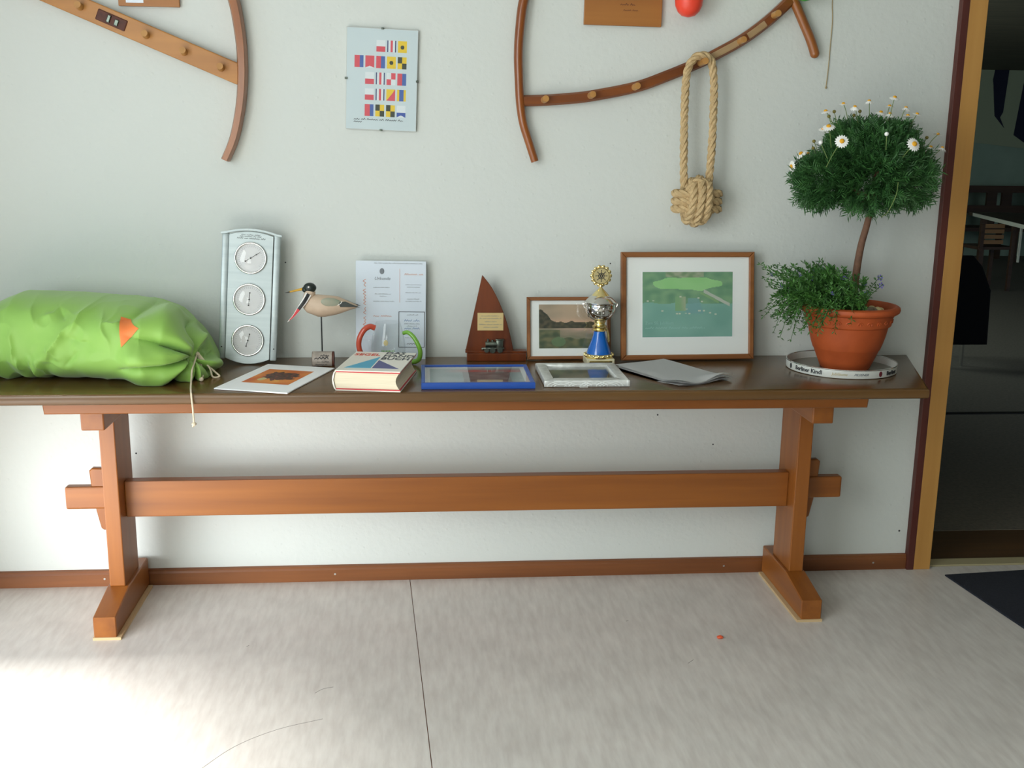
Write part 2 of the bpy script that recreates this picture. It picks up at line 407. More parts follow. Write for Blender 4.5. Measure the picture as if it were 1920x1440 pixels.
# ------------------------------------------------------------------ room shell
def build_room():
    bm = bmesh.new(); box(bm, -2.0, 1.553, 0, 0.07, -0.05, 2.7); 
    struct(finish('wall_back', bm, M['plaster']))
    wr = struct(finish('wall_back_right', B(2.62, 4.2, 0, 0.07, -0.05, 2.7), M['plaster']))
    struct(finish('wall_back_lintel', B(1.553, 2.62, 0, 0.07, 2.1, 2.7), M['plaster']))
    fl = struct(finish('floor', B(-2.2, 4.2, -5.4, 0.07, -0.12, -0.004), M['skirting']))
    # two linoleum sheets meeting in one seam
    s0, s1 = (-0.178, 0.0), (0.118, -5.4)
    e = 0.0012
    finish('linoleum_sheet', prism([(-2.2, -5.4), (s1[0]-e, -5.4), (s0[0]-e, 0.0), (-2.2, 0.0)], 'z', -0.004, 0), M['floor'], fl)
    finish('linoleum_sheet', prism([(s1[0]+e, -5.4), (4.2, -5.4), (4.2, 0.0), (s0[0]+e, 0.0)], 'z', -0.004, 0), M['floor'], fl)
    struct(finish('ceiling', B(-1.86, 4.2, -5.4, 0.07, 2.6, 2.7), M['white_ceiling']))
    # left wall with the terrace door opening
    X0, X1 = -1.86, -1.70; ya, yb, zt = -3.95, -0.42, 2.52
    bm = bmesh.new(); box(bm, X0, X1, -5.4, ya, -.05, 2.6); box(bm, X0, X1, yb, 0, -.05, 2.6); box(bm, X0, X1, ya, yb, zt, 2.6)
    struct(finish('wall_left', bm, M['white_paint']))
    d = struct(finish('door_2', frame_open(ya, yb, zt, X0+.02, X0+.09), M['pale']))
    struct(finish('wall_right', B(4.0, 4.2, -5.4, 0, -.05, 2.6), M['room_ceiling']))
    struct(finish('wall_rear', B(-2.2, 4.2, -5.4, -5.2, -.05, 2.6), M['room_ceiling']))
    # skirting with a stepped top and its screws
    for nm, x0, x1 in (('baseboard_back', -1.70, 1.543),):
        o = struct(finish(nm, prism([(-0.014, 0), (-0.014, .040), (-.010, .046), (-.010, .052), (0, .054), (0, 0)], 'x', x0, x1), M['skirting']))
        for sx in (-1.17, -.425, .895, 1.425):
            finish('screw_head', cyl(bmesh.new(), (sx, -.0155, .026), (sx, -.013, .026), .0035, 10), M['chrome'], o)
    # marks where nails were pulled out of the plaster
    wb = bpy.data.objects['wall_back']
    for x, z, r in ((-1.047, .447, .003), (.645, .559, .003), (.838, .455, .0025), (1.515, .136, .0035), (-.555, 1.06, .0025), (.47, 1.06, .0022)):
        finish('nail_hole', cyl(bmesh.new(), (x, -.0006, z), (x, .004, z), r, 8), M['ink'], wb)
    # doorway frame on the right
    d = struct(finish('door_1', B(1.568, 1.628, -0.022, 0.10, 0, 2.12, .002), M['pale']), 'pale oak door frame post at the right of the white wall')
    finish('casing', B(1.543, 1.568, -0.024, 0.0, 0, 2.12, .002), M['casing'], d)
    finish('head_frame', B(1.628, 2.56, -0.022, 0.10, 2.05, 2.12, .002), M['pale'], d)
    finish('far_post', B(2.56, 2.62, -0.022, 0.10, 0, 2.12, .002), M['pale'], d)
    finish('threshold_strip', B(1.628, 2.56, 0.005, 0.062, -.004, 0.004, .001), M['strip'], d)
def frame_open(ya, yb, zt, x0, x1):
    bm = bmesh.new(); t = .06
    box(bm, x0, x1, ya, ya+t, 0, zt); box(bm, x0, x1, yb-t, yb, 0, zt); box(bm, x0, x1, ya, yb, zt-t, zt)
    return bm
build_room()

def build_hall():
    struct(finish('floor_hall', B(0.6, 10.2, .35, 11.2, -.06, 0.0), M['hall_floor']))
    struct(finish('trim_1', B(0.6, 4.2, .07, .35, -.06, -0.002), M['sill']), 'brown wooden sill board behind the pale threshold strip')
    struct(finish('wall_hall_far', B(0.6, 10.2, 11.0, 11.2, 0, 2.7), M['hall_wall']))
    struct(finish('wall_hall_left', B(0.4, 0.6, .07, 11.2, 0, 2.7), M['hall_wall']))
    struct(finish('wall_hall_right', B(10.2, 10.4, .07, 11.2, 0, 2.7), M['hall_wall']))
    struct(finish('ceiling_hall', B(0.4, 10.4, .07, 11.2, 2.5, 2.7), M['hall_ceiling']))
    struct(finish('trim_2', B(0.6, 10.0, 2.13, 2.17, 0, .004), M['black']), 'thin dark joint strip across the grey hall floor')
    t = thing('hall_table', 'long dark table with a pale edge strip seen through the doorway', 'table', (6.0, 7.6, 0))
    # table edge runs from (6.12,8.5) to (5.5,6.1)
    d = Vector((5.45-6.13, 5.9-8.5, 0)); a = math.atan2(d.y, d.x); mt = Matrix.Translation((.13, .9, 0)) @ Matrix.Rotation(a, 4, 'Z'); L = d.length
    finish('table_top', B(0, L, 0, .9, .715, .75, mtx=mt), M['darkwood'], t)
    finish('edge_strip', B(.25, L, -.012, 0, .715, .752, mtx=mt), M['hall_edge'], t)
    for x in (.3, L-.2):
        for y in (.1, .8): finish('leg', B(x-.03, x+.03, y-.03, y+.03, 0, .715, mtx=mt), M['darkwood'], t)
    b = thing('hall_bench', 'dark wooden bench with a gapped back rail along the far hall wall', 'bench', (7.6, 10.4, 0))
    finish('seat', B(-1.4, 1.6, -.25, .25, .40, .45), M['darkwood'], b)
    finish('back_rail', B(-1.4, 1.6, .12, .18, .87, .96, mtx=Matrix.Translation((0, 0, .02))), M['darkwood'], b)
    finish('lower_rail', B(-1.4, 1.6, .12, .18, .62, .72), M['darkwood'], b)
    for x in (-1.1, -.64, -.16, .05, .50, 1.0): finish('back_post', B(x, x+.14, .13, .17, .45, .90), M['darkwood'], b)
    for x in (-1.2, 0.1, 1.4):
        for y in (-.2, .2): finish('leg', B(x-.03, x+.03, y-.03, y+.03, 0, .40), M['darkwood'], b)
    c = thing('slat_back_chair', 'brown slat back chair pushed under the long hall table', 'chair', (5.83, 7.3, 0))
    finish('seat', B(-.2, .2, -.02, .4, .43, .46), M['darkwood'], c)
    for x in (-.17, .17):
        finish('back_post', B(x-.018, x+.018, -.03, .005, 0, .70, mtx=Matrix.Rotation(0, 4, 'Z')), M['darkwood'], c)
        finish('leg', B(x-.018, x+.018, .36, .395, 0, .43), M['darkwood'], c)
    for k in range(4):
        finish('back_slat', B(-.155, .06, -.028, .0, .49+k*.055, .53+k*.055), M['slat'], c)
    finish('pale_upright', B(.235, .255, -.03, -.01, .3, .66), M['hall_edge'], c)
    c = thing('upholstered_chair', 'black upholstered chair on thin metal legs beyond the doorway', 'chair', (3.48, 3.62, 0))
    finish('backrest', prism([(-.24, .15), (.20, .15), (.185, .52), (.11, .68), (.04, .75), (-.24, .75)], 'y', -.21, -.15, .02), M['black_cloth'], c)
    finish('seat', B(-.24, .20, -.15, .25, .36, .44, .02), M['black_cloth'], c)
    for x in (.045, -.2):
        for y in (-.17, .2): finish('leg', cyl(bmesh.new(), (x, y, 0), (x, y, .37), .009, 10), M['chrome'], c)
    f = thing('hall_flag', 'pale pennant flag with navy stripes hanging on the far hall wall', 'flag', (7.75, 10.97, 2.5))
    finish('cloth', prism([(-.50, 0), (1.2, 0), (1.2, -1.25), (.4, -1.03), (-.50, -.94)], 'y', -.012, -.004), M['flagwhite'], f)
    finish('stripe', prism([(-.16, 0), (.04, 0), (.015, -.55), (-.02, -.62), (.055, -.76), (-.10, -.6), (-.16, -.2), (-.175, -.13)], 'y', -.018, -.013), M['flagblue'], f)
    finish('stripe', prism([(.28, 0), (.9, 0), (.9, -1.1), (.38, -.96), (.20, -.85)], 'y', -.018, -.013), M['flagblue'], f)
build_hall()

# ------------------------------------------------------------------ trestle table
def build_table():
    t = thing('trestle_table', 'long varnished pine trestle table with a dark brown top along the white wall', 'table', (0, -.25, 0))
    oy = .25
    top = [(-1.66, -.003), (1.483, -.003), (1.315, -.512), (-1.66, -.512)]
    finish('tabletop', prism([(x, y+oy) for x, y in top], 'z', .729, .76, .009, 3), M['top'], t, True)
    finish('apron', prism([(-1.169, .729), (1.167, .729), (1.163, .690), (-1.165, .690)], 'y', -.45+oy, -.06+oy, .003, 1), M['table_x'], t)
    for s in (-1, 1):
        X = lambda a, b: (min(s*a, s*b), max(s*a, s*b))
        finish('bearer', B(*X(1.027, 1.092), -.38+oy, -.04+oy, .624, .690, .004), M['table_y'], t)
        finish('pillar', B(*X(1.037, 1.083), -.252+oy, -.092+oy, .10, .624, .003), M['table_z'], t)
        finish('foot', prism([(-.408+oy, .008), (-.408+oy, .070), (-.25+oy, .100), (-.022+oy, .100), (-.022+oy, .008)], 'x', *X(1.026, 1.092), .003, 1), M['table_y'], t)
        finish('foot_pad', B(*X(1.014, 1.094), -.412+oy, -.03+oy, 0, .008), M['pad'], t)
        wg = [(1.084, .452), (1.132, .454), (1.141, .446), (1.138, .398), (1.128, .318), (1.117, .262), (1.110, .256), (1.084, .256)]
        finish('wedge', prism([(s*x, z) for x, z in wg], 'y', -.182+oy, -.160+oy, .003, 1), M['table_z'], t)
    # long stretcher passes between the pillars; its tenons go through and are locked by the wedges
    finish('stretcher', B(-1.037, 1.037, -.192+oy, -.152+oy, .300, .414, .003), M['table_x'], t)
    for s in (-1, 1):
        a, b = sorted((s*1.083, s*1.215))
        finish('tenon', B(a, b, -.190+oy, -.154+oy, .326, .397, .006), M['table_x'], t)
build_table()
TZ = 0.76
# ------------------------------------------------------------------ things on the wall
def xz(pts, y): return [(x, y, z) for x, z in pts]
def build_racks():
    t = thing('left_peg_rack', 'honey coloured slanting peg board joined to a curved upright, left on the wall', 'coat rack', (-.8, 0, 1.65))
    t.name = 'peg_rack'
    L = Vector((-.8, 0, 1.65))
    sh = lambda pts: [(x-L.x, z-L.z) for x, z in pts]
    finish('board', prism(sh([(-1.60, 1.970), (-.672, 1.589), (-.668, 1.652), (-1.60, 2.030)]), 'y', -.030, -.006, .003, 2), M['rack'], t)
    up = catmull([Vector((x, -.026, z))-L for x, z in [(-.703, 1.895), (-.676, 1.830), (-.662, 1.741), (-.658, 1.665), (-.661, 1.589), (-.672, 1.512), (-.692, 1.434), (-.720, 1.371)]], 6)
    finish('curved_upright', strap(up, lambda s: .0155-.004*s, .022, (0, -1, 0)), M['rack_mid'], t, True)
    for x, z in ((-1.113, 1.800), (-.931, 1.725), (-.825, 1.680), (-.720, 1.637), (-1.25, 1.857)):
        finish('peg', cyl(bmesh.new(), Vector((x, -.028, z))-L, Vector((x+.002, -.062, z+.004))-L, .0105, 16, .0095), M['peg'], t, True)
    c = Vector((-1.026, -.030, 1.767))-L; a = math.atan2(.381, .928)
    mt = Matrix.Translation(c) @ Matrix.Rotation(a, 4, 'Y')
    o = finish('latch_plate', B(-.044, .044, -.004, .002, -.017, .015, .003, mtx=mt), M['log'], t); o['label'] = 'dark red brown latch plate'
    finish('latch_bolt', B(-.012, -.002, -.010, -.003, -.012, .010, .002, mtx=mt), M['pewter'], o)
    finish('latch_bolt', B(.010, .022, -.008, -.003, -.012, .006, .002, mtx=mt), M['pewter'], o)

    L = Vector((.5, 0, 1.65))
    t = thing('peg_rack', 'brown bentwood peg rack with a curved rail and a drooping end, right on the wall', 'coat rack', L)
    up = catmull([Vector((x, -.026, z))-L for x, z in [(.204, 1.925), (.177, 1.849), (.167, 1.773), (.163, 1.696), (.166, 1.619), (.170, 1.556), (.180, 1.493), (.198, 1.438), (.219, 1.377)]], 6)
    finish('curved_upright', tube([p for p in up], lambda s: .0150-.003*s, 10), M['rack_dark'], t, True)
    rl = [(.176, 1.558), (.245, 1.561), (.317, 1.567), (.389, 1.576), (.525, 1.604), (.620, 1.638), (.726, 1.682), (.783, 1.711), (.848, 1.747), (.904, 1.786), (.951, 1.825), (1.000, 1.872)]
    rp = catmull([Vector((x, -.018, z))-L for x, z in rl], 6)
    finish('curved_rail', strap(rp, .0165, .014, (0, -1, 0)), M['rail'], t, True)
    for a, b in ((.742, .838), (.865, .925)):
        ip = [p + Vector((0, -.0150, 0)) for p in rp if a < p.x+L.x < b]
        o = finish('inlay', strap(ip, .0095, .0015, (0, -1, 0)), M['weathered'], t); o['label'] = 'pale weathered strip let into the rail'
    ep = catmull([Vector((x, -.02, z))-L for x, z in [(.998, 1.882), (1.012, 1.860), (1.045, 1.799), (1.069, 1.753), (1.085, 1.714)]], 6)
    bm = tube(ep, .0145, 10); ball(bm, ep[-1], .0145)
    finish('end_piece', bm, M['rack_mid'], t, True)
    for x, z in ((.243, 1.561), (.386, 1.576), (.522, 1.603), (.723, 1.678), (.843, 1.744), (.945, 1.822)):
        finish('peg', cyl(bmesh.new(), Vector((x, -.026, z))-L, Vector((x+.002, -.085 if x == .723 else -.066, z+.003))-L, .0105, 16, .0098), M['peg'], t, True)
build_racks()

def flag_color(k, u, v):
    R, W, Bl, Y, K, N = (214, 84, 96), (222, 230, 232), (72, 104, 172), (232, 200, 56), (58, 66, 54), (52, 66, 110)
    if k == 'half': return R if v < .45 else W
    if k == 'C': return N if u < .12 or u > .88 else (R if .38 < u < .62 else W)
    if k == 'I': return K if (u-.5)**2+((v-.47)*1.3)**2 < .05 else Y
    if k == 'E': return R if u < .56 else Bl
    if k == 'B': return W if v < .14*(1-abs(u-.5)*2) else R
    if k == 'L': return K if (u < .5) == (v > .48) else Y
    if k == 'U': return W if (u < .5) == (v > .48) else R
    if k == 'O': return Y if v > u*.98 else R
    if k == 'K': return Bl if .25 < u < .75 else Y
    if k == 'A': return W if v > .42 or v < .18*(1-abs(u-.5)*2) else (64, 92, 168)
ROWS = [(['half', 'C', 'I'], .418, .108), (['E', 'B', 'E', 'I', 'L'], .113, .266), (['half', 'C', 'U', 'E'], .265, .430), (['half', 'C', 'O', 'K'], .265, .589), (['E', 'L', 'L', 'A'], .265, .749)]
def signal_print(u, v):
    t = 1-v
    for ks, x0, y0 in ROWS:
        if y0 <= t <= y0+.118:
            for i, k in enumerate(ks):
                fx = x0 + .152*i
                if fx <= u <= fx+.124: return flag_color(k, (u-fx)/.124, 1-(t-y0)/.118)
    return (203, 217, 220)
def build_wall_items():
    t = thing('clip_frame', 'frameless glass clip picture of colourful signal flags hanging on the white wall', 'picture', (-.2485, -.004, 1.613), (0, math.radians(1.9), 0))
    finish('backing', B(-.1065, .1065, -.007, 0, -.148, .148), M['white_paint'], t)
    picture('signal_flag_print', .211, .294, 190, 210, signal_print, t, (0, -.0076, 0))
    scribble('caption', [(-.082, .066, -.1195, .0055), (-.082, -.058, -.1275, .0055)], M['ink'], t, (0, -.0079, 0), seed=4)
    finish('glass', B(-.1065, .1065, -.0105, -.0085, -.148, .148), M['glass'], t)
    for x, z in ((0, .148), (0, -.148), (-.1065, 0), (.1065, 0)):
        finish('clip', B(x-.004, x+.004, -.012, 0, z-.003, z+.003, .001), M['pewter'], t)
    t = thing('wood_plaque', 'small wooden plaque with a pale plate above the slanting peg board', 'plaque', (-.92, -.004, 1.90))
    finish('board', B(-.088, .086, -.012, 0, -.092, .07, .001), M['plaque'], t)
    finish('plate', B(-.066, -.016, -.0135, -.012, -.083, .04), M['bluewhite'], t)
    t = thing('wood_plaque', 'brown wooden plaque with burnt writing above the curved peg rail', 'plaque', (.482, -.004, 1.865), (0, math.radians(.6), 0))
    finish('board', B(-.119, .119, -.012, 0, -.081, .09, .001), M['plaque'], t)
    scribble('burnt_writing', [(-.01, .035, -.022, .006), (0, .045, -.038, .005)], M['log'], t, (0, -.0125, 0), seed=9)
    # balloons tied at the rack, only their lower ends reach into the picture
    t = thing('balloon', 'orange red balloon hanging beside the wooden plaque at the top edge', 'balloon', (.672, -.058, 1.87))
    prof = [(.004, -.062), (.020, -.058), (.032, -.047), (.040, -.030), (.043, -.008), (.044, .02), (.042, .05), (.034, .08), (.02, .1), (.006, .112), (.003, .116)]
    finish('skin', lathe(prof, 28), M['redrub'], t, True); finish('knot', cyl(bmesh.new(), (0, 0, .113), (0, 0, .125), .003, 8, .008), M['redrub'], t)
    t = thing('balloon', 'bright green balloon hanging over the drooping rack end at the top edge', 'balloon', (1.022, -.075, 1.922))
    finish('skin', lathe(prof, 28), M['greenrub'], t, True); finish('knot', cyl(bmesh.new(), (0, 0, .113), (0, 0, .125), .003, 8, .008), M['greenrub'], t)
    bm = tube(catmull([(1.135, -.003, 1.99), (1.135, -.003, 1.874), (1.140, -.003, 1.812), (1.139, -.003, 1.733), (1.138, -.003, 1.669), (1.135, -.003, 1.616)], 8), .0013, 6)
    ball(bm, (1.135, -.004, 1.614), .0035, seg=8, rings=6)
    tag(finish('twine', bm, M['twine'], None, True), 'thin knotted twine hanging down the wall above the daisy bush', 'string')
build_wall_items()

def build_monkey_fist():
    L = Vector((.725, -.062, 1.262))
    t = thing('monkey_fist', 'beige rope monkey fist knot hanging by its loop from the curved peg rail', 'rope knot', L)
    K = [(.684, 1.300), (.679, 1.36), (.676, 1.44), (.674, 1.535), (.6745, 1.626), (.682, 1.667), (.700, 1.692), (.724, 1.6985), (.745, 1.688), (.756, 1.659), (.763, 1.596), (.765, 1.50), (.764, 1.42), (.762, 1.36), (.760, 1.300)]
    path = catmull([(x-L.x, (-.062 if z < 1.5 else -.058)-L.y, z-L.z) for x, z in K], 10)
    finish('loop', rope(path, .0125, pitch=.075), M['rope'], t, True)
    r = .0142
    # three groups of three turns, each group square to the others
    bm = bmesh.new()
    for k in (-1, 0, 1):                                     # turns seen upright in front
        c = Vector((k*.0235, 0, 0)); e = .055+.004*(1-abs(k)); g = .060+.008*(1-abs(k))
        rope([c+Vector((.006*math.sin(a)*.8, e*math.cos(a)*.95, g*math.sin(a))) for a in [2*PI*i/40 for i in range(40)]], r, bm, .075, True)
    finish('upright_turns', bm, M['rope'], t, True)
    bm = bmesh.new()
    for k in (-1, 0, 1):                                     # turns whose ends stick out left and right
        c = Vector((0, 0, k*.0235)); e = .069; g = .036
        rope([c+Vector((e*math.cos(a), g*math.sin(a), 0)) for a in [2*PI*i/40 for i in range(40)]], r*.92, bm, .075, True)
    finish('level_turns', bm, M['rope'], t, True)
    bm = bmesh.new()
    for k in (-1, 0, 1):                                     # turns arching over top and bottom
        c = Vector((0, k*.026, 0))
        rope([c+Vector((.038*math.cos(a), 0, .062*math.sin(a))) for a in [2*PI*i/40 for i in range(40)]], r*.92, bm, .075, True)
    finish('arching_turns', bm, M['rope'], t, True)
build_monkey_fist()

# ------------------------------------------------------------------ things on the table
def interp(tab, x):
    for a, b in zip(tab, tab[1:]):
        if x <= b[0]:
            k = (x-a[0])/(b[0]-a[0]); return [a[i]+(b[i]-a[i])*k for i in range(1, len(a))]
    return list(tab[-1][1:])
def build_bag():
    t = thing('drawstring_bag', 'stuffed lime green drawstring bag lying on the left end of the table', 'bag', (-1.1, -.22, TZ))
    O = Vector((-1.1, -.22, TZ))
    # x, top z, front y, back y, bottom z
    tab = [(-1.475, .84, -.19, -.15, .80), (-1.468, .87, -.23, -.12, .775), (-1.45, .905, -.28, -.09, .765), (-1.40, .945, -.33, -.06, .7605), (-1.33, .976, -.365, -.045, .7605),
           (-1.275, .998, -.375, -.04, .7605), (-1.12, .993, -.412, -.035, .7605), (-.98, .980, -.445, -.035, .7605), (-.90, .968, -.452, -.04, .7605), (-.85, .950, -.425, -.05, .7605),
           (-.80, .902, -.375, -.07, .7605), (-.77, .855, -.34, -.085, .7605), (-.752, .815, -.30, -.11, .762), (-.743, .79, -.25, -.15, .765)]
    Kn = Vector((-.772, -.312, .828))
    CREASES = [((-1.028, 1.003), (-1.1, .903), .016, .022), ((-1.094, .93), (-1.168, .826), .018, .024), ((-1.22, .999), (-1.182, .91), .012, .03), ((-1.144, .986), (-1.106, .946), -.010, .018),
               ((-1.015, .973), (-.982, .879), .010, .020), ((-.875, .999), (-.819, .956), .010, .014), ((-.87, .983), (-.855, .933), .009, .012), ((-.959, .944), (-.866, .984), -.016, .016),
               ((-1.167, .94), (-1.122, .983), .010, .018), ((-1.261, .917), (-1.25, .813), .012, .02), ((-1.222, .846), (-1.192, .782), .010, .010), ((-1.197, .843), (-1.17, .775), .010, .010),
               ((-1.248, .84), (-1.238, .80), .009, .009), ((-1.109, .903), (-1.018, .873), -.008, .02), ((-1.005, .933), (-.946, .943), .008, .012), ((-1.128, .829), (-1.156, .873), .009, .012), ((-1.068, .859), (-1.116, .819), -.009, .014)]
    ns, nt_ = 300, 260; bm = bmesh.new(); rows = []
    for i in range(ns+1):
        s = i/ns; x = -1.475 + .732*(s if s > .02 else s)
        tz, yf, yb, bz = interp(tab, x); cy, hy, cz, hz = (yf+yb)/2, (yb-yf)/2, (tz+bz)/2, (tz-bz)/2
        row = []
        for j in range(nt_):
            a = 2*PI*j/nt_; ca, sa = math.cos(a), math.sin(a)
            p = Vector((x, cy+hy*math.copysign(abs(ca)**.82, ca), cz+hz*math.copysign(abs(sa)**.72, sa)))
            row.append(bm.verts.new(p))
        rows.append(row)
    for a, b in zip(rows, rows[1:]):
        for j in range(nt_): bm.faces.new((a[j], a[(j+1) % nt_], b[(j+1) % nt_], b[j]))
    bm.faces.new(rows[0][::-1]); bm.faces.new(rows[-1])
    bmesh.ops.recalc_face_normals(bm, faces=bm.faces[:]); bm.normal_update()
    nrm = {v: v.normal.copy() for v in bm.verts}
    for v in bm.verts:
        p = v.co.copy(); n = nrm[v]
        # soft creases across the cloth
        q = Vector((p.x*5.2+p.z*3.0, p.y*4, p.z*6.5-p.x*2.5))
        r1 = max(0, 1-abs(noise.noise(q))*2.0)**3; r2 = max(0, 1-abs(noise.noise(q*2.1+Vector((7, 3, 1))))*2.2)**3
        r3 = max(0, 1-abs(noise.noise(Vector((p.x*7-p.z*9, p.y*5, p.z*4+p.x*3))+Vector((3, 9, 4))))*2.4)**3
        lowf = noise.noise(Vector((p.x*4, p.y*4, p.z*4+5)))
        d = .003*r2 + .015*lowf
        for (ax, az), (bx, bz), hgt, wd in CREASES:
            vx, vz = bx-ax, bz-az; l2 = vx*vx+vz*vz; tt = ((p.x-ax)*vx+(p.z-az)*vz)/l2
            if -.1 < tt < 1.1:
                dist = ((p.x-ax)*vz-(p.z-az)*vx)/math.sqrt(l2)+.006*noise.noise(Vector((tt*3, ax*50, 0)))
                if abs(dist) < .08:
                    tp_ = sm(-.1, .35, tt)*sm(1.1, .65, tt)
                    d += hgt*tp_*(math.exp(-abs(dist)/wd) if dist > 0 else math.exp(dist/(wd*.4)))*sm(0, -.15, p.y+.12)
        # vertical puckers along the lower front left
        k = sm(-1.02, -1.2, p.x)*sm(.90, .80, p.z)
        d += .006*k*math.sin(p.x*105+6*noise.noise(Vector((p.x*9, 0, p.z*9))))
        topq = sm(.955, .985, p.z); d *= (1-.75*topq)
        # folds gathered towards the drawstring
        w_ = p-Kn; rr = math.hypot(w_.x, w_.z*1.15); front = sm(-.16, -.27, p.y)
        ang = math.atan2(w_.z, -w_.x); g = sm(.205+.035*noise.noise(Vector((ang*2.2, 1, 2))), .145, rr)*sm(.0, .045, rr)*front
        if g > 0:
            ph = ang*5.0+1.1*noise.noise(Vector((ang*2, rr*7, 4)))+rr*4
            f = math.sin(ph); d = d*(1-g)+g*(.044*abs(f)**.75-.012+.004*math.sin(ang*17+rr*20))
        # dimple at the knot
        d -= .018*front*math.exp(-(rr/.03)**2)
        c = p + n*d
        c.z = max(c.z, TZ+.0008); c.y = min(c.y, -.012); v.co = c
    bmesh.ops.smooth_vert(bm, verts=bm.verts[:], factor=.3, use_axis_x=True, use_axis_y=True, use_axis_z=True)
    for v in bm.verts: v.co.z = max(v.co.z, TZ+.0008)
    bvh = BVHTree.FromBMesh(bm)
    bmesh.ops.translate(bm, verts=bm.verts[:], vec=-O)
    finish('sack', bm, M['bag'], t, True)
    # three-cornered orange print, laid on the cloth
    A, Bc, C = Vector((-.958, .951)), Vector((-.899, .927)), Vector((-.946, .876)); pb = bmesh.new(); n = 22; g = {}
    for i in range(n+1):
        for j in range(n+1-i):
            q = A*(1-(i+j)/n)+Bc*(i/n)+C*(j/n); h = bvh.ray_cast(Vector((q.x, -1.2, q.y)), Vector((0, 1, 0)))
            g[i, j] = pb.verts.new(h[0]+h[1]*.0012+Vector((0, -.0008, 0))-O)
    for i in range(n):
        for j in range(n-i):
            pb.faces.new((g[i, j], g[i+1, j], g[i, j+1]))
            if j < n-i-1: pb.faces.new((g[i+1, j], g[i+1, j+1], g[i, j+1]))
    o = finish('logo_print', pb, M['orange_patch'], t, True); o['label'] = 'orange three-cornered print on the green cloth'
    def on(x, z, out=.004):
        h = bvh.ray_cast(Vector((x, -1.2, z)), Vector((0, 1, 0))); return h[0]+Vector((0, -out, 0))
    kp = on(-.775, .830, .012)
    P = lambda pts: [Vector(p)-O for p in catmull(pts, 8)]
    bm = bmesh.new(); r = .0026
    k0 = kp+Vector((0, -.003, 0))
    hang = [k0, on(-.776, .80), on(-.776, .780)+Vector((0, -.01, 0)), Vector((-.765, -.46, .768)), Vector((-.755, -.508, .764)), Vector((-.752, -.519, .752)), Vector((-.750, -.520, .72)), Vector((-.749, -.520, .678))]
    tube(P(hang), r, 7, bm); ball(bm, hang[-1]-O, .0065, rz=.0055, seg=10, rings=8)
    tube(P([hang[-1], hang[-1]+Vector((-.004, 0, -.008))]), .003, 6, bm)
    tube(P([k0, k0+Vector((-.012, -.006, -.006)), k0+Vector((-.010, -.008, -.028)), k0+Vector((.008, -.008, -.026)), k0+Vector((.010, -.004, -.006)), k0]), r, 7, bm)
    tube(P([k0, k0+Vector((.018, -.004, -.022)), Vector((-.728, -.30, .775)), Vector((-.716, -.305, .7635)), Vector((-.734, -.31, .7635)), Vector((-.742, -.31, .79)), k0+Vector((.010, -.006, -.004))]), r, 7, bm)
    tube(P([k0, k0+Vector((.012, -.008, -.035)), Vector((-.755, -.345, .775)), Vector((-.757, -.355, .764))]), r, 7, bm); ball(bm, Vector((-.757, -.357, .7665))-O, .0065, seg=10, rings=8)
    ball(bm, k0-O, .008, .006, .007, 10, 8)
    o = finish('drawstring', bm, M['cord'], t, True); o['label'] = 'pale cotton cord with knotted ends'
build_bag()

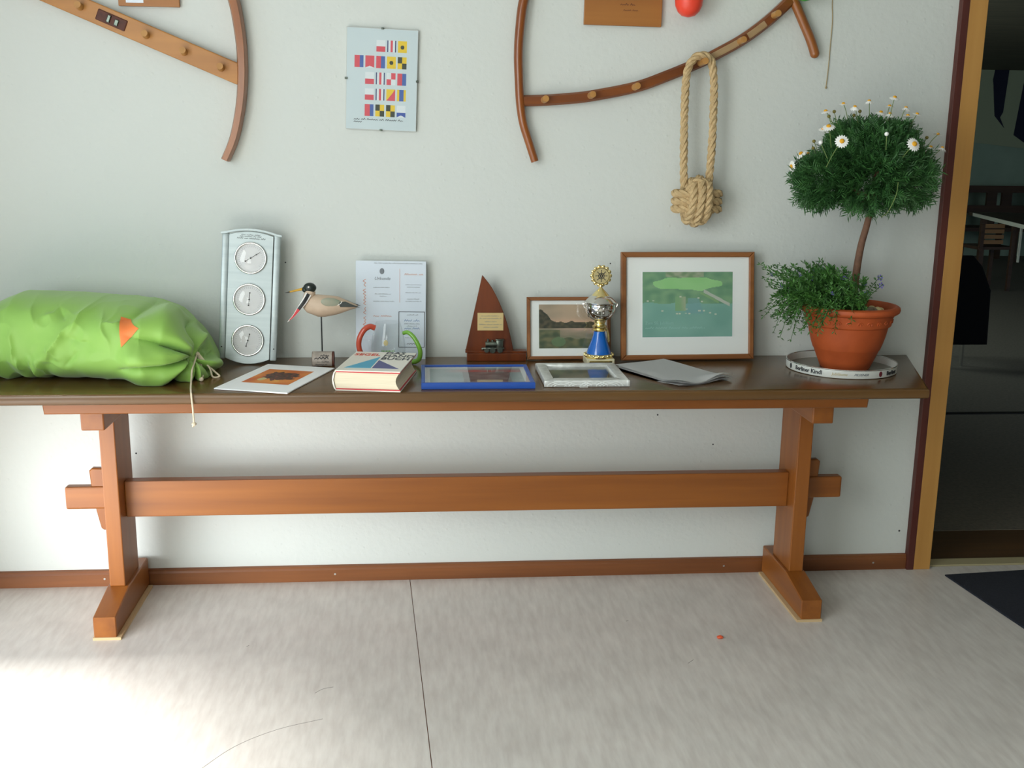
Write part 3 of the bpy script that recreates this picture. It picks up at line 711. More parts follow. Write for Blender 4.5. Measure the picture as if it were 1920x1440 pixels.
def build_weather_station():
    t = thing('weather_station', 'silver wall barometer panel with three round dials leaning on the wall', 'barometer', (-.667, -.10, TZ+.004), (math.radians(-6.5), math.radians(3.5), math.radians(2)))
    W, Hh = .066, .392
    arc = lambda z0, sag, n=10: [(-W+2*W*i/n, z0+sag*(1-(2*i/n-1)**2)) for i in range(n+1)]
    finish('panel', prism(arc(.012, -.016)+arc(.386, .012)[::-1], 'y', -.022, -.010, .001, 1), M['steel'], t)
    for s in (-1, 1):
        a, b = sorted((s*.0665, s*.0865))
        finish('side_rail', B(a, b, -.018, 0, .008, .392, .004), M['steel'], t, True)
        finish('rivet', cyl(bmesh.new(), (s*.078, -.0195, .045), (s*.078, -.017, .045), .0022, 10), M['ink'], t)
    finish('crown_cap', prism([(-.090, .386)]+[(x*1.15, z) for x, z in arc(.388, .012)]+[(.090, .386), (.090, .392)]+[(x*1.15, z+.006) for x, z in arc(.388, .012)][::-1]+[(-.090, .392)], 'y', -.026, -.004), M['steel'], t)
    scribble('inscription', [(-.030, .026, .386, .004), (-.034, .030, .381, .004), (-.042, .042, .375, .0045)], M['ink'], t, (0, -.0223, 0), seed=3)
    for z, ang, k in ((.318, 56, 1), (.193, 4, 2), (.068, 14, 3)):
        g = finish('dial', cyl(bmesh.new(), (0, -.0235, z), (0, -.020, z), .043, 40), M['dial'], t, True)
        bm = bmesh.new(); n = 44; ring = []
        for i in range(n):
            a = 2*PI*i/n; ring.append(Vector((.0455*math.cos(a), -.026, z+.0455*math.sin(a))))
        finish('bezel', tube(ring, .0032, 10, closed=True), M['chrome'], g, True)
        d = Vector((math.sin(math.radians(ang)), 0, math.cos(math.radians(ang)))); c = Vector((0, -.0245, z))
        nb = bmesh.new(); tube([c-d*.018, c+d*(.033 if k == 1 else .022)], .0006, 5, nb)
        for q, r in ((-.018, .0022), (0, .0026), (.020, .002)): cyl(nb, c+d*q+Vector((0, -.001, 0)), c+d*q+Vector((0, .001, 0)), r, 10)
        finish('needle', nb, M['black'], g)
        tk = bmesh.new()
        for i in range(28):
            a = math.radians(-40+i*260/27); e = Vector((math.cos(a), 0, math.sin(a)))
            tube([Vector((0, -.0238, z))+e*.033, Vector((0, -.0238, z))+e*(.038 if i % 3 else .0395)], .0003, 4, tk)
        o = finish('scale_marks', tk, M['ink_grey'], g); o['kind'] = 'stuff'
        lp = [(.044, 0), (.040, .003), (.030, .0065), (.016, .009), (.0001, .0098)]
        bm = lathe(lp, 36, cap=False); bmesh.ops.transform(bm, matrix=Matrix.Translation((0, -.0265, z)) @ Matrix.Rotation(PI/2, 4, 'X'), verts=bm.verts[:])
        finish('dial_glass', bm, M['glass'], g, True)
build_weather_station()

def build_bird():
    t = thing('shorebird_figure', 'painted wooden shorebird on a thin black rod in a log base', 'figurine', (-.436, -.14, TZ)); O = Vector((-.436, -.14, TZ))
    # body: stations x, z centre, half height, half width
    st = [(-.493, .951, .004, .004), (-.488, .951, .015, .013), (-.478, .950, .026, .021), (-.462, .948, .030, .026), (-.445, .945, .034, .030), (-.425, .944, .033, .031), (-.405, .945, .0305, .029),
          (-.385, .946, .027, .025), (-.365, .945, .019, .019), (-.345, .944, .011, .011), (-.332, .943, .006, .006), (-.326, .943, .002, .002)]
    def loft(st, n=22):
        bm = bmesh.new(); R = []
        for x, z, h, w_ in st: R.append([bm.verts.new((x-O.x, w_*math.cos(2*PI*i/n), z-O.z+h*math.sin(2*PI*i/n))) for i in range(n)])
        for a, b in zip(R, R[1:]):
            for i in range(n): bm.faces.new((a[i], a[(i+1) % n], b[(i+1) % n], b[i]))
        bm.faces.new(R[0][::-1]); bm.faces.new(R[-1]); return bm
    finish('body', loft(st), M['bird'], t, True)
    finish('neck', tube(catmull([Vector((-.472, -.14, .955))-O, Vector((-.470, -.14, .972))-O, Vector((-.466, -.14, .990))-O], 6), lambda s: .021-.006*s, 16), M['bird'], t, True)
    bm = bmesh.new(); ball(bm, Vector((-.468, -.14, .999))-O, .0195, .0155, .0155, 22, 14); ball(bm, Vector((-.480, -.14, .994))-O, .012, .010, .010, 16, 10)
    h = finish('head', bm, M['birdhead'], t, True)
    for ey in (-.1555, -.1245): finish('eye', ball(bmesh.new(), Vector((-.470, ey, 1.003))-O, .0028, .002, .0028, 10, 8), M['offwhite'], h, True)
    a, b = Vector((-.489, -.14, .9955))-O, Vector((-.541, -.14, .9835))-O; m_ = a*.25+b*.75
    finish('bill', tube([a, a*.6+b*.4, m_], lambda s: .0042-.002*s, 10), M['yellow'], t, True)
    o = finish('bill_tip', tube([m_, m_*.5+b*.5, b], lambda s: .0022-.0014*s, 10), M['black'], t, True); o['label'] = 'black tip of the yellow bill'
    # wings: shells lying on the flanks, with dark pointed primaries
    for s in (-1, 1):
        bm = bmesh.new(); ball(bm, (0, 0, 0), .033, .0065, .0150, 20, 10)
        bmesh.ops.transform(bm, matrix=Matrix.Translation(Vector((-.402, -.14+s*.0235, .9565))-O) @ Matrix.Rotation(math.radians(12), 4, 'Y') @ Matrix.Rotation(s*math.radians(-14), 4, 'Z'), verts=bm.verts[:])
        finish('wing', bm, M['birdwing'], t, True)
        tip = [(-.386, .956), (-.362, .960), (-.343, .951), (-.319, .9425), (-.338, .944), (-.363, .944), (-.392, .9435), (-.378, .9465)]
        finish('wing_tip', prism([(x-O.x, z-O.z) for x, z in tip], 'y', s*.019-.004, s*.019+.004, .001, 1), M['birdhead'], t)
        finish('wing_edge', tube([Vector((x, -.14+s*.0235, z))-O for x, z in ((-.371, .9615), (-.375, .955), (-.385, .949), (-.394, .9455))], .0012, 6), M['offwhite'], t, True)
    # the long pointed tie hanging from the throat
    tp = catmull([Vector(p)-O for p in ((-.470, -.158, .983), (-.482, -.166, .962), (-.497, -.168, .942), (-.515, -.168, .918), (-.5345, -.168, .899))], 6)
    o = finish('tie', strap(tp, lambda s: .0085*(1-s**1.6)+.0006, .0014, (0, -1, 0)), M['offwhite'], t, True); o['label'] = 'long pointed white, black and red tie hanging from the throat'
    up, lo = tp[:14], tp[13:]
    finish('black_half', strap([p+Vector((0, -.0018, 0)) for p in up], .0050, .0008, (0, -1, 0)), M['black'], o)
    finish('red_half', strap([p+Vector((0, -.0018, 0)) for p in lo[:-2]], lambda s: .0046*(1-s*.8), .0008, (0, -1, 0)), M['red'], o)
    finish('rod', cyl(bmesh.new(), (0, 0, .040), (0, 0, .154), .0022, 10), M['black'], t, True)
    bm = bmesh.new(); r = .0235; n = 24
    pr = [(r*math.cos(2*PI*i/n), max(.0, r+r*math.sin(2*PI*i/n)-.003)) for i in range(n)]
    finish('log_base', prism(pr, 'x', -.030, .036), M['log'], t, True)
    bm = bmesh.new(); k = 14; a0, a1 = math.radians(95), math.radians(232)
    v0 = []; 
    for i in range(k+1):
        a = a0+(a1-a0)*i/k; y, z = (r+.0006)*math.cos(a), r-.003+(r+.0006)*math.sin(a); v0.append((bm.verts.new((-.029, y, z)), bm.verts.new((.030, y, z))))
    for p, q in zip(v0, v0[1:]): bm.faces.new((p[0], p[1], q[1], q[0]))
    o = finish('label_band', bm, M['birch'], t, True); o['label'] = 'pale handwritten label round the log'
    scribble('handwriting', [(-.004, .026, .013, .006), (-.022, .020, .004, .009), (-.014, .022, -.006, .004), (-.02, .016, -.014, .005)], M['ink'], t, (0, -.0245, .0205), seed=11)
build_bird()

def build_certificate():
    t = thing('certificate', 'tall pale certificate sheet behind glass leaning on the wall behind the thick book', 'certificate', (-.231, -.042, TZ), (math.radians(-3.2), math.radians(.8), math.radians(1)))
    finish('backing', B(-.109, .109, -.006, 0, 0, .309), M['mat_board'], t)
    finish('sheet', B(-.109, .109, -.0068, -.006, 0, .309), M['bluewhite'], t)
    y = -.0072
    scribble('header', [(-.052, .098, .3005, .0035)], M['ink_grey'], t, (0, y, 0), seed=21)
    text('title', 'Urkunde', .014, M['ink_grey'], t, (-.027, y, .254), shear=.25)
    bm = bmesh.new(); ball(bm, (-.028, y, .277), .0075, .0006, .0095, 14, 8); finish('crest', bm, M['ink_grey'], t)
    finish('red_rule', B(.0268, .0280, y-.0002, y+.0005, .180, .285), M['ink_salmon'], t)
    scribble('body_lines', [(-.055, -.005, .225, .003), (-.05, .0, .205, .003), (-.035, -.012, .198, .003), (-.055, .01, .182, .003), (.045, .095, .235, .003), (.05, .09, .227, .003), (.045, .095, .21, .003), (.05, .09, .19, .003), (.045, .095, .183, .003)], M['ink_grey'], t, (0, y, 0), seed=22)
    scribble('red_lines', [(.042, .100, .266, .006), (-.055, .002, .135, .006)], M['ink_salmon'], t, (0, y, 0), seed=23)
    scribble('edge_writing', [(0, .17, 0, .009)], M['ink_salmon'], t, (-.078, y, .085), (PI/2, -PI/2, 0), seed=24)
    o = bmesh.new()
    for a in ((.024, .106, .150, .1518), (.024, .106, .038, .0398)): box(o, a[0], a[1], y-.0003, y+.0005, a[2], a[3])
    for a in ((.024, .0258), (.1042, .106)): box(o, a[0], a[1], y-.0003, y+.0005, .038, .1518)
    finish('inset_border', o, M['ink'], t)
    scribble('inset_title', [(.042, .090, .121, .006), (.042, .09, .096, .006)], M['ink_blue'], t, (0, y, 0), seed=25)
    scribble('inset_lines', [(.05, .085, .140, .004), (.042, .09, .112, .003), (.05, .08, .105, .003), (.045, .08, .068, .003), (.05, .08, .048, .007)], M['ink_grey'], t, (0, y, 0), seed=26)
    finish('glass', B(-.1095, .1095, -.0095, -.0078, 0, .3095), M['glass'], t)
build_certificate()

def build_mug():
    t = thing('glass_mug', 'clear bulbous glass with one red and one green handle behind the thick book', 'mug', (-.236, -.112, TZ))
    prof = [(.030, 0), (.040, .003), (.047, .014), (.0525, .034), (.0525, .055), (.049, .085), (.042, .113), (.0375, .130), (.0365, .130), (.041, .112), (.0475, .085), (.051, .055), (.0505, .035), (.045, .017), (.036, .010), (.0001, .010)]
    finish('bowl', lathe(prof, 48, cap=False), M['clear'], t, True)
    rd = catmull([(-.041, -.002, .112), (-.055, -.006, .117), (-.072, -.010, .108), (-.086, -.012, .085), (-.090, -.012, .060), (-.084, -.010, .036), (-.068, -.006, .021), (-.048, -.002, .022)], 8)
    o = finish('handle', tube(rd, lambda s: .0088-.001*s, 12), M['redglass'], t, True); o['label'] = 'red glass handle'
    gr = catmull([(.046, -.004, .096), (.060, -.010, .099), (.076, -.018, .088), (.090, -.024, .066), (.098, -.026, .042), (.094, -.024, .018), (.078, -.018, .0085), (.056, -.008, .010), (.046, -.002, .014)], 8)
    o = finish('handle', tube(gr, lambda s: .0062+.0018*s, 12), M['greenglass'], t, True); o['label'] = 'green glass handle'
    lp = [(-.050-.012*(math.cos(a)+1)*.5, -.004, .062+.013*math.sin(a)) for a in [2*PI*i/20 for i in range(20)]]
    o = finish('finger_ring', tube(lp, .0025, 8, closed=True), M['clear'], t, True)
    bm = bmesh.new(); ball(bm, (-.006, -.0535, .074), .007, .0008, .009, 12, 8); finish('emblem', bm, M['goldprint'], t)
    bm = bmesh.new()
    for i in range(9):
        a = math.radians(250+i*5); tube([(.0524*math.cos(a), .0524*math.sin(a), .046), (.0524*math.cos(a), .0524*math.sin(a), .051)], .0012, 5, bm)
    o = finish('green_band', bm, M['greenglass'], t); o['kind'] = 'stuff'
build_mug()

def build_book():
    Wb, Db, Tb = .182, .272, .058
    t = thing('thick_book', 'thick white handbook about sailing lying flat in front of the glass mug', 'book', (-.2605, -.364, TZ), (0, 0, math.radians(-9.2)))
    # spine at the left, fore edge hollow at the right, tail edge to the front
    def cover(z0, z1): return B(-Wb/2, Wb/2, -Db/2, Db/2, z0, z1, .0008, 1)
    finish('cover', cover(Tb-.0035, Tb), M['jacket'], t); finish('cover', cover(0, .0035), M['jacket'], t)
    sp = [(-Wb/2+.004, .0), (-Wb/2-.003, .006), (-Wb/2-.007, .02), (-Wb/2-.008, .03), (-Wb/2-.007, .04), (-Wb/2-.003, .052), (-Wb/2+.004, Tb), (-Wb/2+.004, Tb-.003), (-Wb/2, .050), (-Wb/2-.0045, .03), (-Wb/2, .008), (-Wb/2+.004, .003)]
    finish('spine', prism(sp, 'y', -Db/2, Db/2), M['jacket'], t, True)
    pg = [(-Wb/2+.001, .006), (Wb/2-.004, .006)]+[(Wb/2-.004-.010*math.sin(PI*k/8), .006+(Tb-.012)*k/8) for k in range(1, 8)]+[(Wb/2-.004, Tb-.006), (-Wb/2+.001, Tb-.006), (-Wb/2-.003, .03)]
    finish('page_block', prism(pg, 'y', -Db/2+.004, Db/2-.004), M['pages'], t)
    for z in (.0034, Tb-.0064): finish('red_board', B(-Wb/2+.001, Wb/2-.001, -Db/2+.0006, Db/2-.001, z, z+.0030), M['bookred'], t)
    z = Tb+.0004
    U = lambda u, v: ((u-.5)*Wb, (v-.5)*Db)
    def flat(name, pts, m): return finish(name, prism([U(*p) for p in pts], 'z', Tb, z), m, t)
    flat('cyan_sail', [(.10, .13), (.505, .14), (.485, .73)], M['cyan']); flat('navy_sail', [(.525, .14), (.94, .13), (.515, .55)], M['navy'])
    text('title', 'SEGEL', .043, M['ink_red'], t, (*U(.245, .83), z), (0, 0, 0), sx=.66, bold=.0006)
    for s, v in (('DAS', .94), ('HAND', .79), ('BUCH', .64)):
        text('title', s, .047, M['black'], t, (*U(.515, v), z), (0, 0, 0), 'LEFT', sx=.66, bold=.0009)
build_book()

def flowers_print(u, v):
    base = mixc((196, 92, 34), (226, 146, 60), .5+.9*nz(u*3, v*3, 2))
    d = math.hypot((u-.52)*1.0, (v-.55)*1.3); a = nz(u*9, v*9, 5)+.5*nz(u*22, v*22, 6)
    if d < .36+.15*a: base = mixc((52, 44, 36), (120, 60, 40), .5+1.2*nz(u*16, v*16, 8))
    if math.hypot(u-.26, (v-.28)*1.2) < .10+.05*a: base = (206, 188, 130)
    if math.hypot(u-.62, (v-.22)*1.4) < .06+.04*a: base = (226, 170, 76)
    return base
def build_flat_items():
    t = thing('mounted_print', 'white mounted print of flowers on orange lying at the front edge left of the book', 'picture', (-.549, -.330, TZ), (0, 0, math.radians(-17.2)))
    finish('mount', B(-.108, .108, -.172, .172, .001, .0045, .0005, 1), M['paper'], t)
    picture('flower_print', .142, .186, 64, 84, flowers_print, t, (0, .010, .0048), (0, 0, 0))
    t = thing('blue_frame', 'bright blue picture frame lying flat at the front of the table', 'picture frame', (.0235, -.352, TZ))
    w_, d_ = .318, .255; i_ = .011
    o = [(-w_/2, -d_/2), (w_/2, -d_/2), (w_/2, d_/2), (-w_/2, d_/2)]; q = [(x*(1-2*i_/w_), y*(1-2*i_/d_)) for x, y in o]
    for k in range(4): finish('frame_bar', prism([o[k], o[(k+1) % 4], q[(k+1) % 4], q[k]], 'z', 0, .0185, .0015, 1), M['bluepaint'], t)
    finish('mat_board', B(-.150, .150, -.118, .118, .004, .0125), M['mat_board'], t)
    def reflection_print(u, v):
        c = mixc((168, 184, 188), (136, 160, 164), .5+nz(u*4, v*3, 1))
        if .70 < v < .90: c = mixc(c, (206, 84, 84), sm(.1, .45, u)*.9*(.7+.5*nz(u*9, v*6)))  # red band: reflection of the sail plaque, painted into the print
        if .35 < u < .87 and v < .72: c = mixc((110, 104, 108), (150, 148, 150), .5+nz(u*8, v*8, 3))  # darker block: reflection in the glass, painted in as well
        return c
    picture('print_with_reflection', .268, .192, 90, 64, reflection_print, t, (0, 0, .0130), (0, 0, 0))
    finish('glass', B(-.150, .150, -.118, .118, .0145, .0160), M['glass'], t)
    t = thing('silver_frame', 'embossed silver picture frame lying flat in front of the trophy', 'picture frame', (.332, -.337, TZ))
    w_, d_, i_ = .243, .250, .030
    o = [(-w_/2, -d_/2), (w_/2, -d_/2), (w_/2, d_/2), (-w_/2, d_/2)]; q = [(-w_/2+i_, -d_/2+.036), (w_/2-i_, -d_/2+.036), (w_/2-i_, d_/2-.024), (-w_/2+i_, d_/2-.024)]
    for k in range(4): finish('frame_bar', prism([o[k], o[(k+1) % 4], q[(k+1) % 4], q[k]], 'z', 0, .020, .004, 2), M['silverpaper'], t, True)
    for x0 in (-.075, -.025, .02, .065):
        for rr in (.011, .017, .024):
            a = [(x0+rr*1.6*math.cos(PI*j/14), -d_/2-.0006, .002+rr*.62*math.sin(PI*j/14)) for j in range(15)]
            finish('embossed_swirl', tube(a, .0012, 5), M['mat_board'], t, True)
    finish('corner_cap', B(-w_/2-.001, -w_/2+.026, -d_/2-.0012, -d_/2+.004, .001, .0195, .002), M['silverpaper'], t, True)
    finish('corner_cap', B(w_/2-.008, w_/2+.001, -d_/2-.0012, -d_/2+.004, .001, .0195, .002), M['silverpaper'], t, True)
    finish('stand_tab', B(-.022, .002, -d_/2-.004, -d_/2, .0, .004), M['silverpaper'], t)
    def dusk(u, v): return mixc((92, 98, 84), (128, 116, 94), .5+1.1*nz(u*4, v*4, 9)) if .3 < v < .85 else (104, 108, 98)
    picture('photograph', .184, .191, 50, 50, dusk, t, (0, .006, .0085), (0, 0, 0))
    finish('glass', B(-.0915, .0915, -.0895, .1015, .0100, .0115), M['glass'], t)
    # loose folded sheets, the near edge lifting in a wave
    t = thing('letter_sheets', 'loose pile of white letter sheets with a wavy lifted edge on the tabletop', 'paper', (.612, -.302, TZ), (0, 0, math.radians(29)))
    for k in range(3):
        bm = bmesh.new(); nu, nv = 26, 34; g = []
        for i in range(nu+1):
            for j in range(nv+1):
                u, v = i/nu, j/nv; x, y = (u-.5)*.205, (v-.5)*.300
                near = sm(.30, 0.0, v)
                z = .0015+.0032*k + .018*near*(.5+.5*math.sin(u*6.6+2.2+.3*k))*(k/2*.6+.4) + .0055*sm(.75, 0, u)*(k/2)*.6 + .003*k*sm(.2, 1, v)
                g.append(bm.verts.new((x+.004*(k-1)*nz(k, 2), y-.003*k, z)))
        for i in range(nu):
            for j in range(nv): bm.faces.new((g[i*(nv+1)+j], g[(i+1)*(nv+1)+j], g[(i+1)*(nv+1)+j+1], g[i*(nv+1)+j+1]))
        ex = bmesh.ops.solidify(bm, geom=bm.faces[:], thickness=.0006)
        finish('sheet', bm, M['paper'], t, True, rot=(0, 0, math.radians(1.5*(k-1))))
build_flat_items()

def build_sail_plaque():
    t = thing('sail_plaque', 'mahogany sail shaped plaque with a brass label standing on its base', 'plaque', (.098, -.06, TZ), (0, 0, math.radians(-1))); O = Vector((.098, 0, TZ))
    pts = [(.056, 1.028)]+[tuple(p[:2]) for p in catmull([(.0585, 1.027), (.087, .989), (.113, .938), (.134, .882), (.149, .826), (.157, .786)], 5)]+[(.004, .786)]
    finish('sail', prism([(x-O.x, z-O.z) for x, z in pts], 'y', -.006, .010, .0015, 1), M['mahogany'], t)
    finish('base', B(-.089, .098, -.024, .026, 0, .024, .0015), M['mahogany'], t)
    finish('base_ledge', B(-.094, .100, -.012, .026, .024, .030, .001), M['mahogany'], t)
    p = finish('label_plate', B(.042-O.x, .1235-O.x, -.0075, -.006, .855-O.z, .911-O.z, .0004, 1), M['brass'], t); p['label'] = 'pale brass label with faint engraving'
    scribble('engraving', [(-.030, .026, .017, .0035), (-.034, .034, .009, .0035), (-.018, .018, -.001, .0035), (-.036, .036, -.010, .0035), (-.022, .024, -.019, .0035)], M['ink_grey'], p, (.0828-O.x, -.0078, .883-O.z), seed=31)
    # pewter locomotive badge: boiler, chimney, cab, wheels
    cx, cz = .093-O.x, .806-O.z; bm = bmesh.new()
    cyl(bm, (cx-.026, -.013, cz+.006), (cx+.010, -.013, cz+.006), .0095, 14); box(bm, cx+.008, cx+.030, -.020, -.006, cz-.006, cz+.021, .0015)
    box(bm, cx+.006, cx+.033, -.022, -.006, cz+.019, cz+.023, .001); cyl(bm, (cx-.018, -.013, cz+.013), (cx-.018, -.013, cz+.023), .0035, 10); cyl(bm, (cx-.004, -.013, cz+.013), (cx-.004, -.013, cz+.020), .004, 10)
    box(bm, cx-.034, cx+.034, -.020, -.006, cz-.009, cz-.004, .001); box(bm, cx-.038, cx-.030, -.018, -.006, cz-.012, cz-.005, .001)
    lo = finish('locomotive_badge', bm, M['pewter'], t, True); lo['label'] = 'grey pewter steam locomotive badge'
    for dx, r in ((-.022, .0075), (-.004, .0095), (.020, .0085)):
        finish('wheel', cyl(bmesh.new(), (cx+dx, -.021, cz-.012), (cx+dx, -.008, cz-.012), r, 16), M['pewter'], lo, True)
build_sail_plaque()

def lake_print(u, v):
    sky = mixc((128, 120, 100), (168, 148, 122), sm(.55, .8, v)*.2+.5+.9*nz(u*3, v*6, 1))
    if v > .56: c = mixc(mixc(sky, (214, 186, 160), .35), (222, 176, 146), sm(.75, .58, v)*.7)
    else: c = mixc((128, 124, 100), (196, 164, 144), sm(.2, .5, u)*sm(.25, .5, v)+.5*nz(u*5, v*14, 3))
    hill = .56+.32*sm(.34, .0, u)+.05*nz(u*12, 0, 5)
    if .46 < v < hill or (.50 < v < .60+.04*nz(u*10, 4)): c = mixc((44, 46, 32), (88, 80, 56), .5+nz(u*14, v*14, 2))
    if v < .22+.08*nz(u*5, 1) or (u < .35 and v < .42): c = mixc((64, 80, 54), (116, 112, 76), .5+nz(u*9, v*12, 7))
    if math.hypot((u-.33)*1.0, (v-.15)*1.1) < .12: c = mixc(c, (96, 126, 86), .8)
    return c
def aerial_print(u, v):
    c = mixc((112, 166, 152), (130, 182, 168), .5+nz(u*4, v*4, 2))
    t = v+.03*nz(u*7, v*7, 1)
    if t > .52: c = mixc((90, 140, 104), (124, 166, 120), .5+nz(u*11, v*11, 4))
    if (u-.5)**2/.15+(t-.82)**2/.010 < 1 and t > .72: c = mixc((146, 210, 126), (160, 218, 138), .5+nz(u*5, v*5))
    if t > .92 and .25 < u < .68: c = mixc((168, 168, 140), (110, 140, 96), .5+1.5*nz(u*16, v*16, 6))
    if .36 < v < .60 and .48+.10*(v-.36) < u < .68-.25*(v-.36): c = mixc(c, (112, 160, 168), .7)
    if .36 < u < .48 and .40 < v < .62: c = mixc((126, 170, 116), (168, 176, 140), sm(.40, .48, u+.1*(v-.5)))
    k = (u-.70)+(v-.69)*1.35
    if abs(k) < .035 and .68 < u < .97: c = (196, 196, 184)
    if abs(k+.07) < .025 and .64 < u < .85: c = (128, 168, 108)
    for bx, by in ((.22, .40), (.38, .36), (.41, .355), (.48, .365), (.52, .36), (.49, .43), (.63, .405), (.68, .40), (.66, .54), (.62, .60), (.75, .37), (.81, .35), (.42, .62), (.12, .56), (.06, .55)):
        if abs(u-bx) < .013 and abs(v-by) < .010: c = (214, 214, 194)
    return mixc(c, (146, 176, 160), .22)
def build_frames():
    t = thing('lake_picture', 'small brown framed landscape picture behind the trophy', 'picture', (.333, -.066, TZ+.001), (math.radians(-11), 0, math.radians(1)))
    w_, h_ = .268, .198
    frame_bars(t, w_, h_, .011, .016, M['frame_brown'])
    finish('mat_board', B(-w_/2+.008, w_/2-.008, -.006, -.001, .008, h_-.008), M['mat_board'], t)
    picture('landscape_print', .190, .139, 96, 72, lake_print, t, (0, -.0065, .105))
    finish('glass', B(-w_/2+.008, w_/2-.008, -.0105, -.0095, .008, h_-.008), M['glass'], t)
    t = thing('aerial_picture', 'large brown framed aerial photograph of a green marina leaning on the wall', 'picture', (.7105, -.088, TZ+.0035), (math.radians(-8.6), math.radians(-.05), math.radians(2.2)))
    w_, h_ = .433, .341
    frame_bars(t, w_, h_, .0165, .020, M['frame_brown'], .003)
    finish('mat_board', B(-w_/2+.012, w_/2-.012, -.010, -.003, .012, h_-.012), M['mat_board'], t)
    finish('mat_bevel', B(-.150, .150, -.0108, -.010, .069, .282), M['paper'], t)
    picture('marina_photograph', .294, .206, 130, 92, aerial_print, t, (0, -.0112, .1755))
    text('lettering', 'Zum 50. Jubiläum', .013, M['ink_white'], t, (-.138, -.0116, .117), align='LEFT')
    scribble('lettering', [(-.138, .055, .099, .007)], M['ink_white'], t, (0, -.0116, 0), seed=41)
    finish('glass', B(-w_/2+.012, w_/2-.012, -.0150, -.0138, .012, h_-.012), M['glass'], t)
build_frames()

def build_trophy():
    t = thing('trophy', 'silver and gold trophy cup on a blue stem behind the silver frame', 'trophy', (.4195, -.128, TZ))
    t.scale = (.99, .99, .99)
    finish('plinth', B(-.044, .044, -.042, .042, 0, .022, .002), M['white_stone'], t)
    finish('base_plate', B(-.036, .036, -.0435, -.0415, .003, .017, .001), M['gold'], t)
    bm = lathe([(.044, .022), (.046, .026), (.044, .031), (.040, .034)], 40)
    g = finish('base_ring', bm, M['gold'], t, True)
    bm = bmesh.new()
    for i in range(18): ball(bm, (.0445*math.cos(2*PI*i/18), .0445*math.sin(2*PI*i/18), .030), .0045, seg=8, rings=6)
    finish('beading', bm, M['gold'], g, True)
    finish('stem', lathe([(.039, .034), (.0375, .040), (.032, .056), (.0255, .073), (.020, .090), (.0175, .104)], 40), M['trophyblue'], t, True)
    finish('collar', lathe([(.0175, .104), (.023, .106), (.024, .109), (.019, .113), (.022, .117), (.023, .121), (.017, .125), (.0155, .130), (.019, .134), (.019, .139), (.013, .141)], 36), M['gold'], t, True)
    cup = [(.013, .138), (.026, .142), (.038, .152), (.0455, .166), (.048, .180), (.047, .191), (.0495, .194), (.0495, .197), (.044, .203), (.035, .212), (.026, .218)]
    c = finish('cup', lathe(cup, 48), M['silver'], t, True)
    bm = bmesh.new()
    for k, (r, z, n) in enumerate(((.0478, .181, 17), (.0455, .168, 15), (.0385, .155, 12))):
        for i in range(n):
            a = 2*PI*(i+.5*(k % 2))/n; ball(bm, ((r-.0052)*math.cos(a), (r-.0052)*math.sin(a), z), .0070, seg=10, rings=8)
    finish('bosses', bm, M['silver'], c, True)
    for s in (-1, 1):
        p = catmull([(s*.046, 0, .176), (s*.052, 0, .182), (s*.054, 0, .191), (s*.048, 0, .195)], 6); finish('lug', tube(p, .0022, 8), M['silver'], c, True)
    l = finish('lid', lathe([(.028, .216), (.026, .219), (.018, .228), (.010, .236), (.006, .240), (.0045, .243), (.0072, .246), (.007, .250), (.003, .253)], 36), M['gold'], t, True)
    bm = bmesh.new(); cyl(bm, (0, .004, .2785), (0, -.003, .2785), .0265, 36)
    for i in range(14):
        a = 2*PI*i/14; ball(bm, (.0285*math.cos(a), 0, .2785+.0285*math.sin(a)), .0062, .0035, .0062, 8, 6)
    w_ = finish('wreath', bm, M['gold'], t, True)
    finish('medallion', cyl(bmesh.new(), (0, -.003, .2785), (0, -.0042, .2785), .0235, 32), M['gold_matte'], w_)
    bm = bmesh.new(); ring = [Vector((.009*math.cos(2*PI*i/24), -.0046, .2785+.009*math.sin(2*PI*i/24))) for i in range(24)]
    tube(ring, .0010, 5, bm, True); tube([Vector((p.x*.45, p.y, .2785+(p.z-.2785)*.45)) for p in ring], .0012, 5, bm, True)
    for i in range(8):
        e = Vector((math.cos(PI*i/4), 0, math.sin(PI*i/4))); tube([Vector((0, -.0046, .2785))+e*.002, Vector((0, -.0046, .2785))+e*.017], .0010, 5, bm)
        ball(bm, Vector((0, -.0046, .2785))+e*.0172, .0017, .001, .0017, 6, 5)
    o = finish('ship_wheel_mark', bm, M['ink'], w_); o['label'] = "black eight-spoked ship's wheel mark"
    finish('medallion_post', cyl(bmesh.new(), (0, .001, .251), (0, .001, .2545), .0025, 8), M['gold'], t)
    o = finish('ribbon', strap(catmull([(.020, .012, .112), (.026, .014, .105), (.030, .014, .092), (.032, .014, .076), (.031, .014, .066)], 5), .0035, .001, (0, -1, 0)), M['gold'], t); o['label'] = 'pale gold ribbon end behind the stem'
build_trophy()
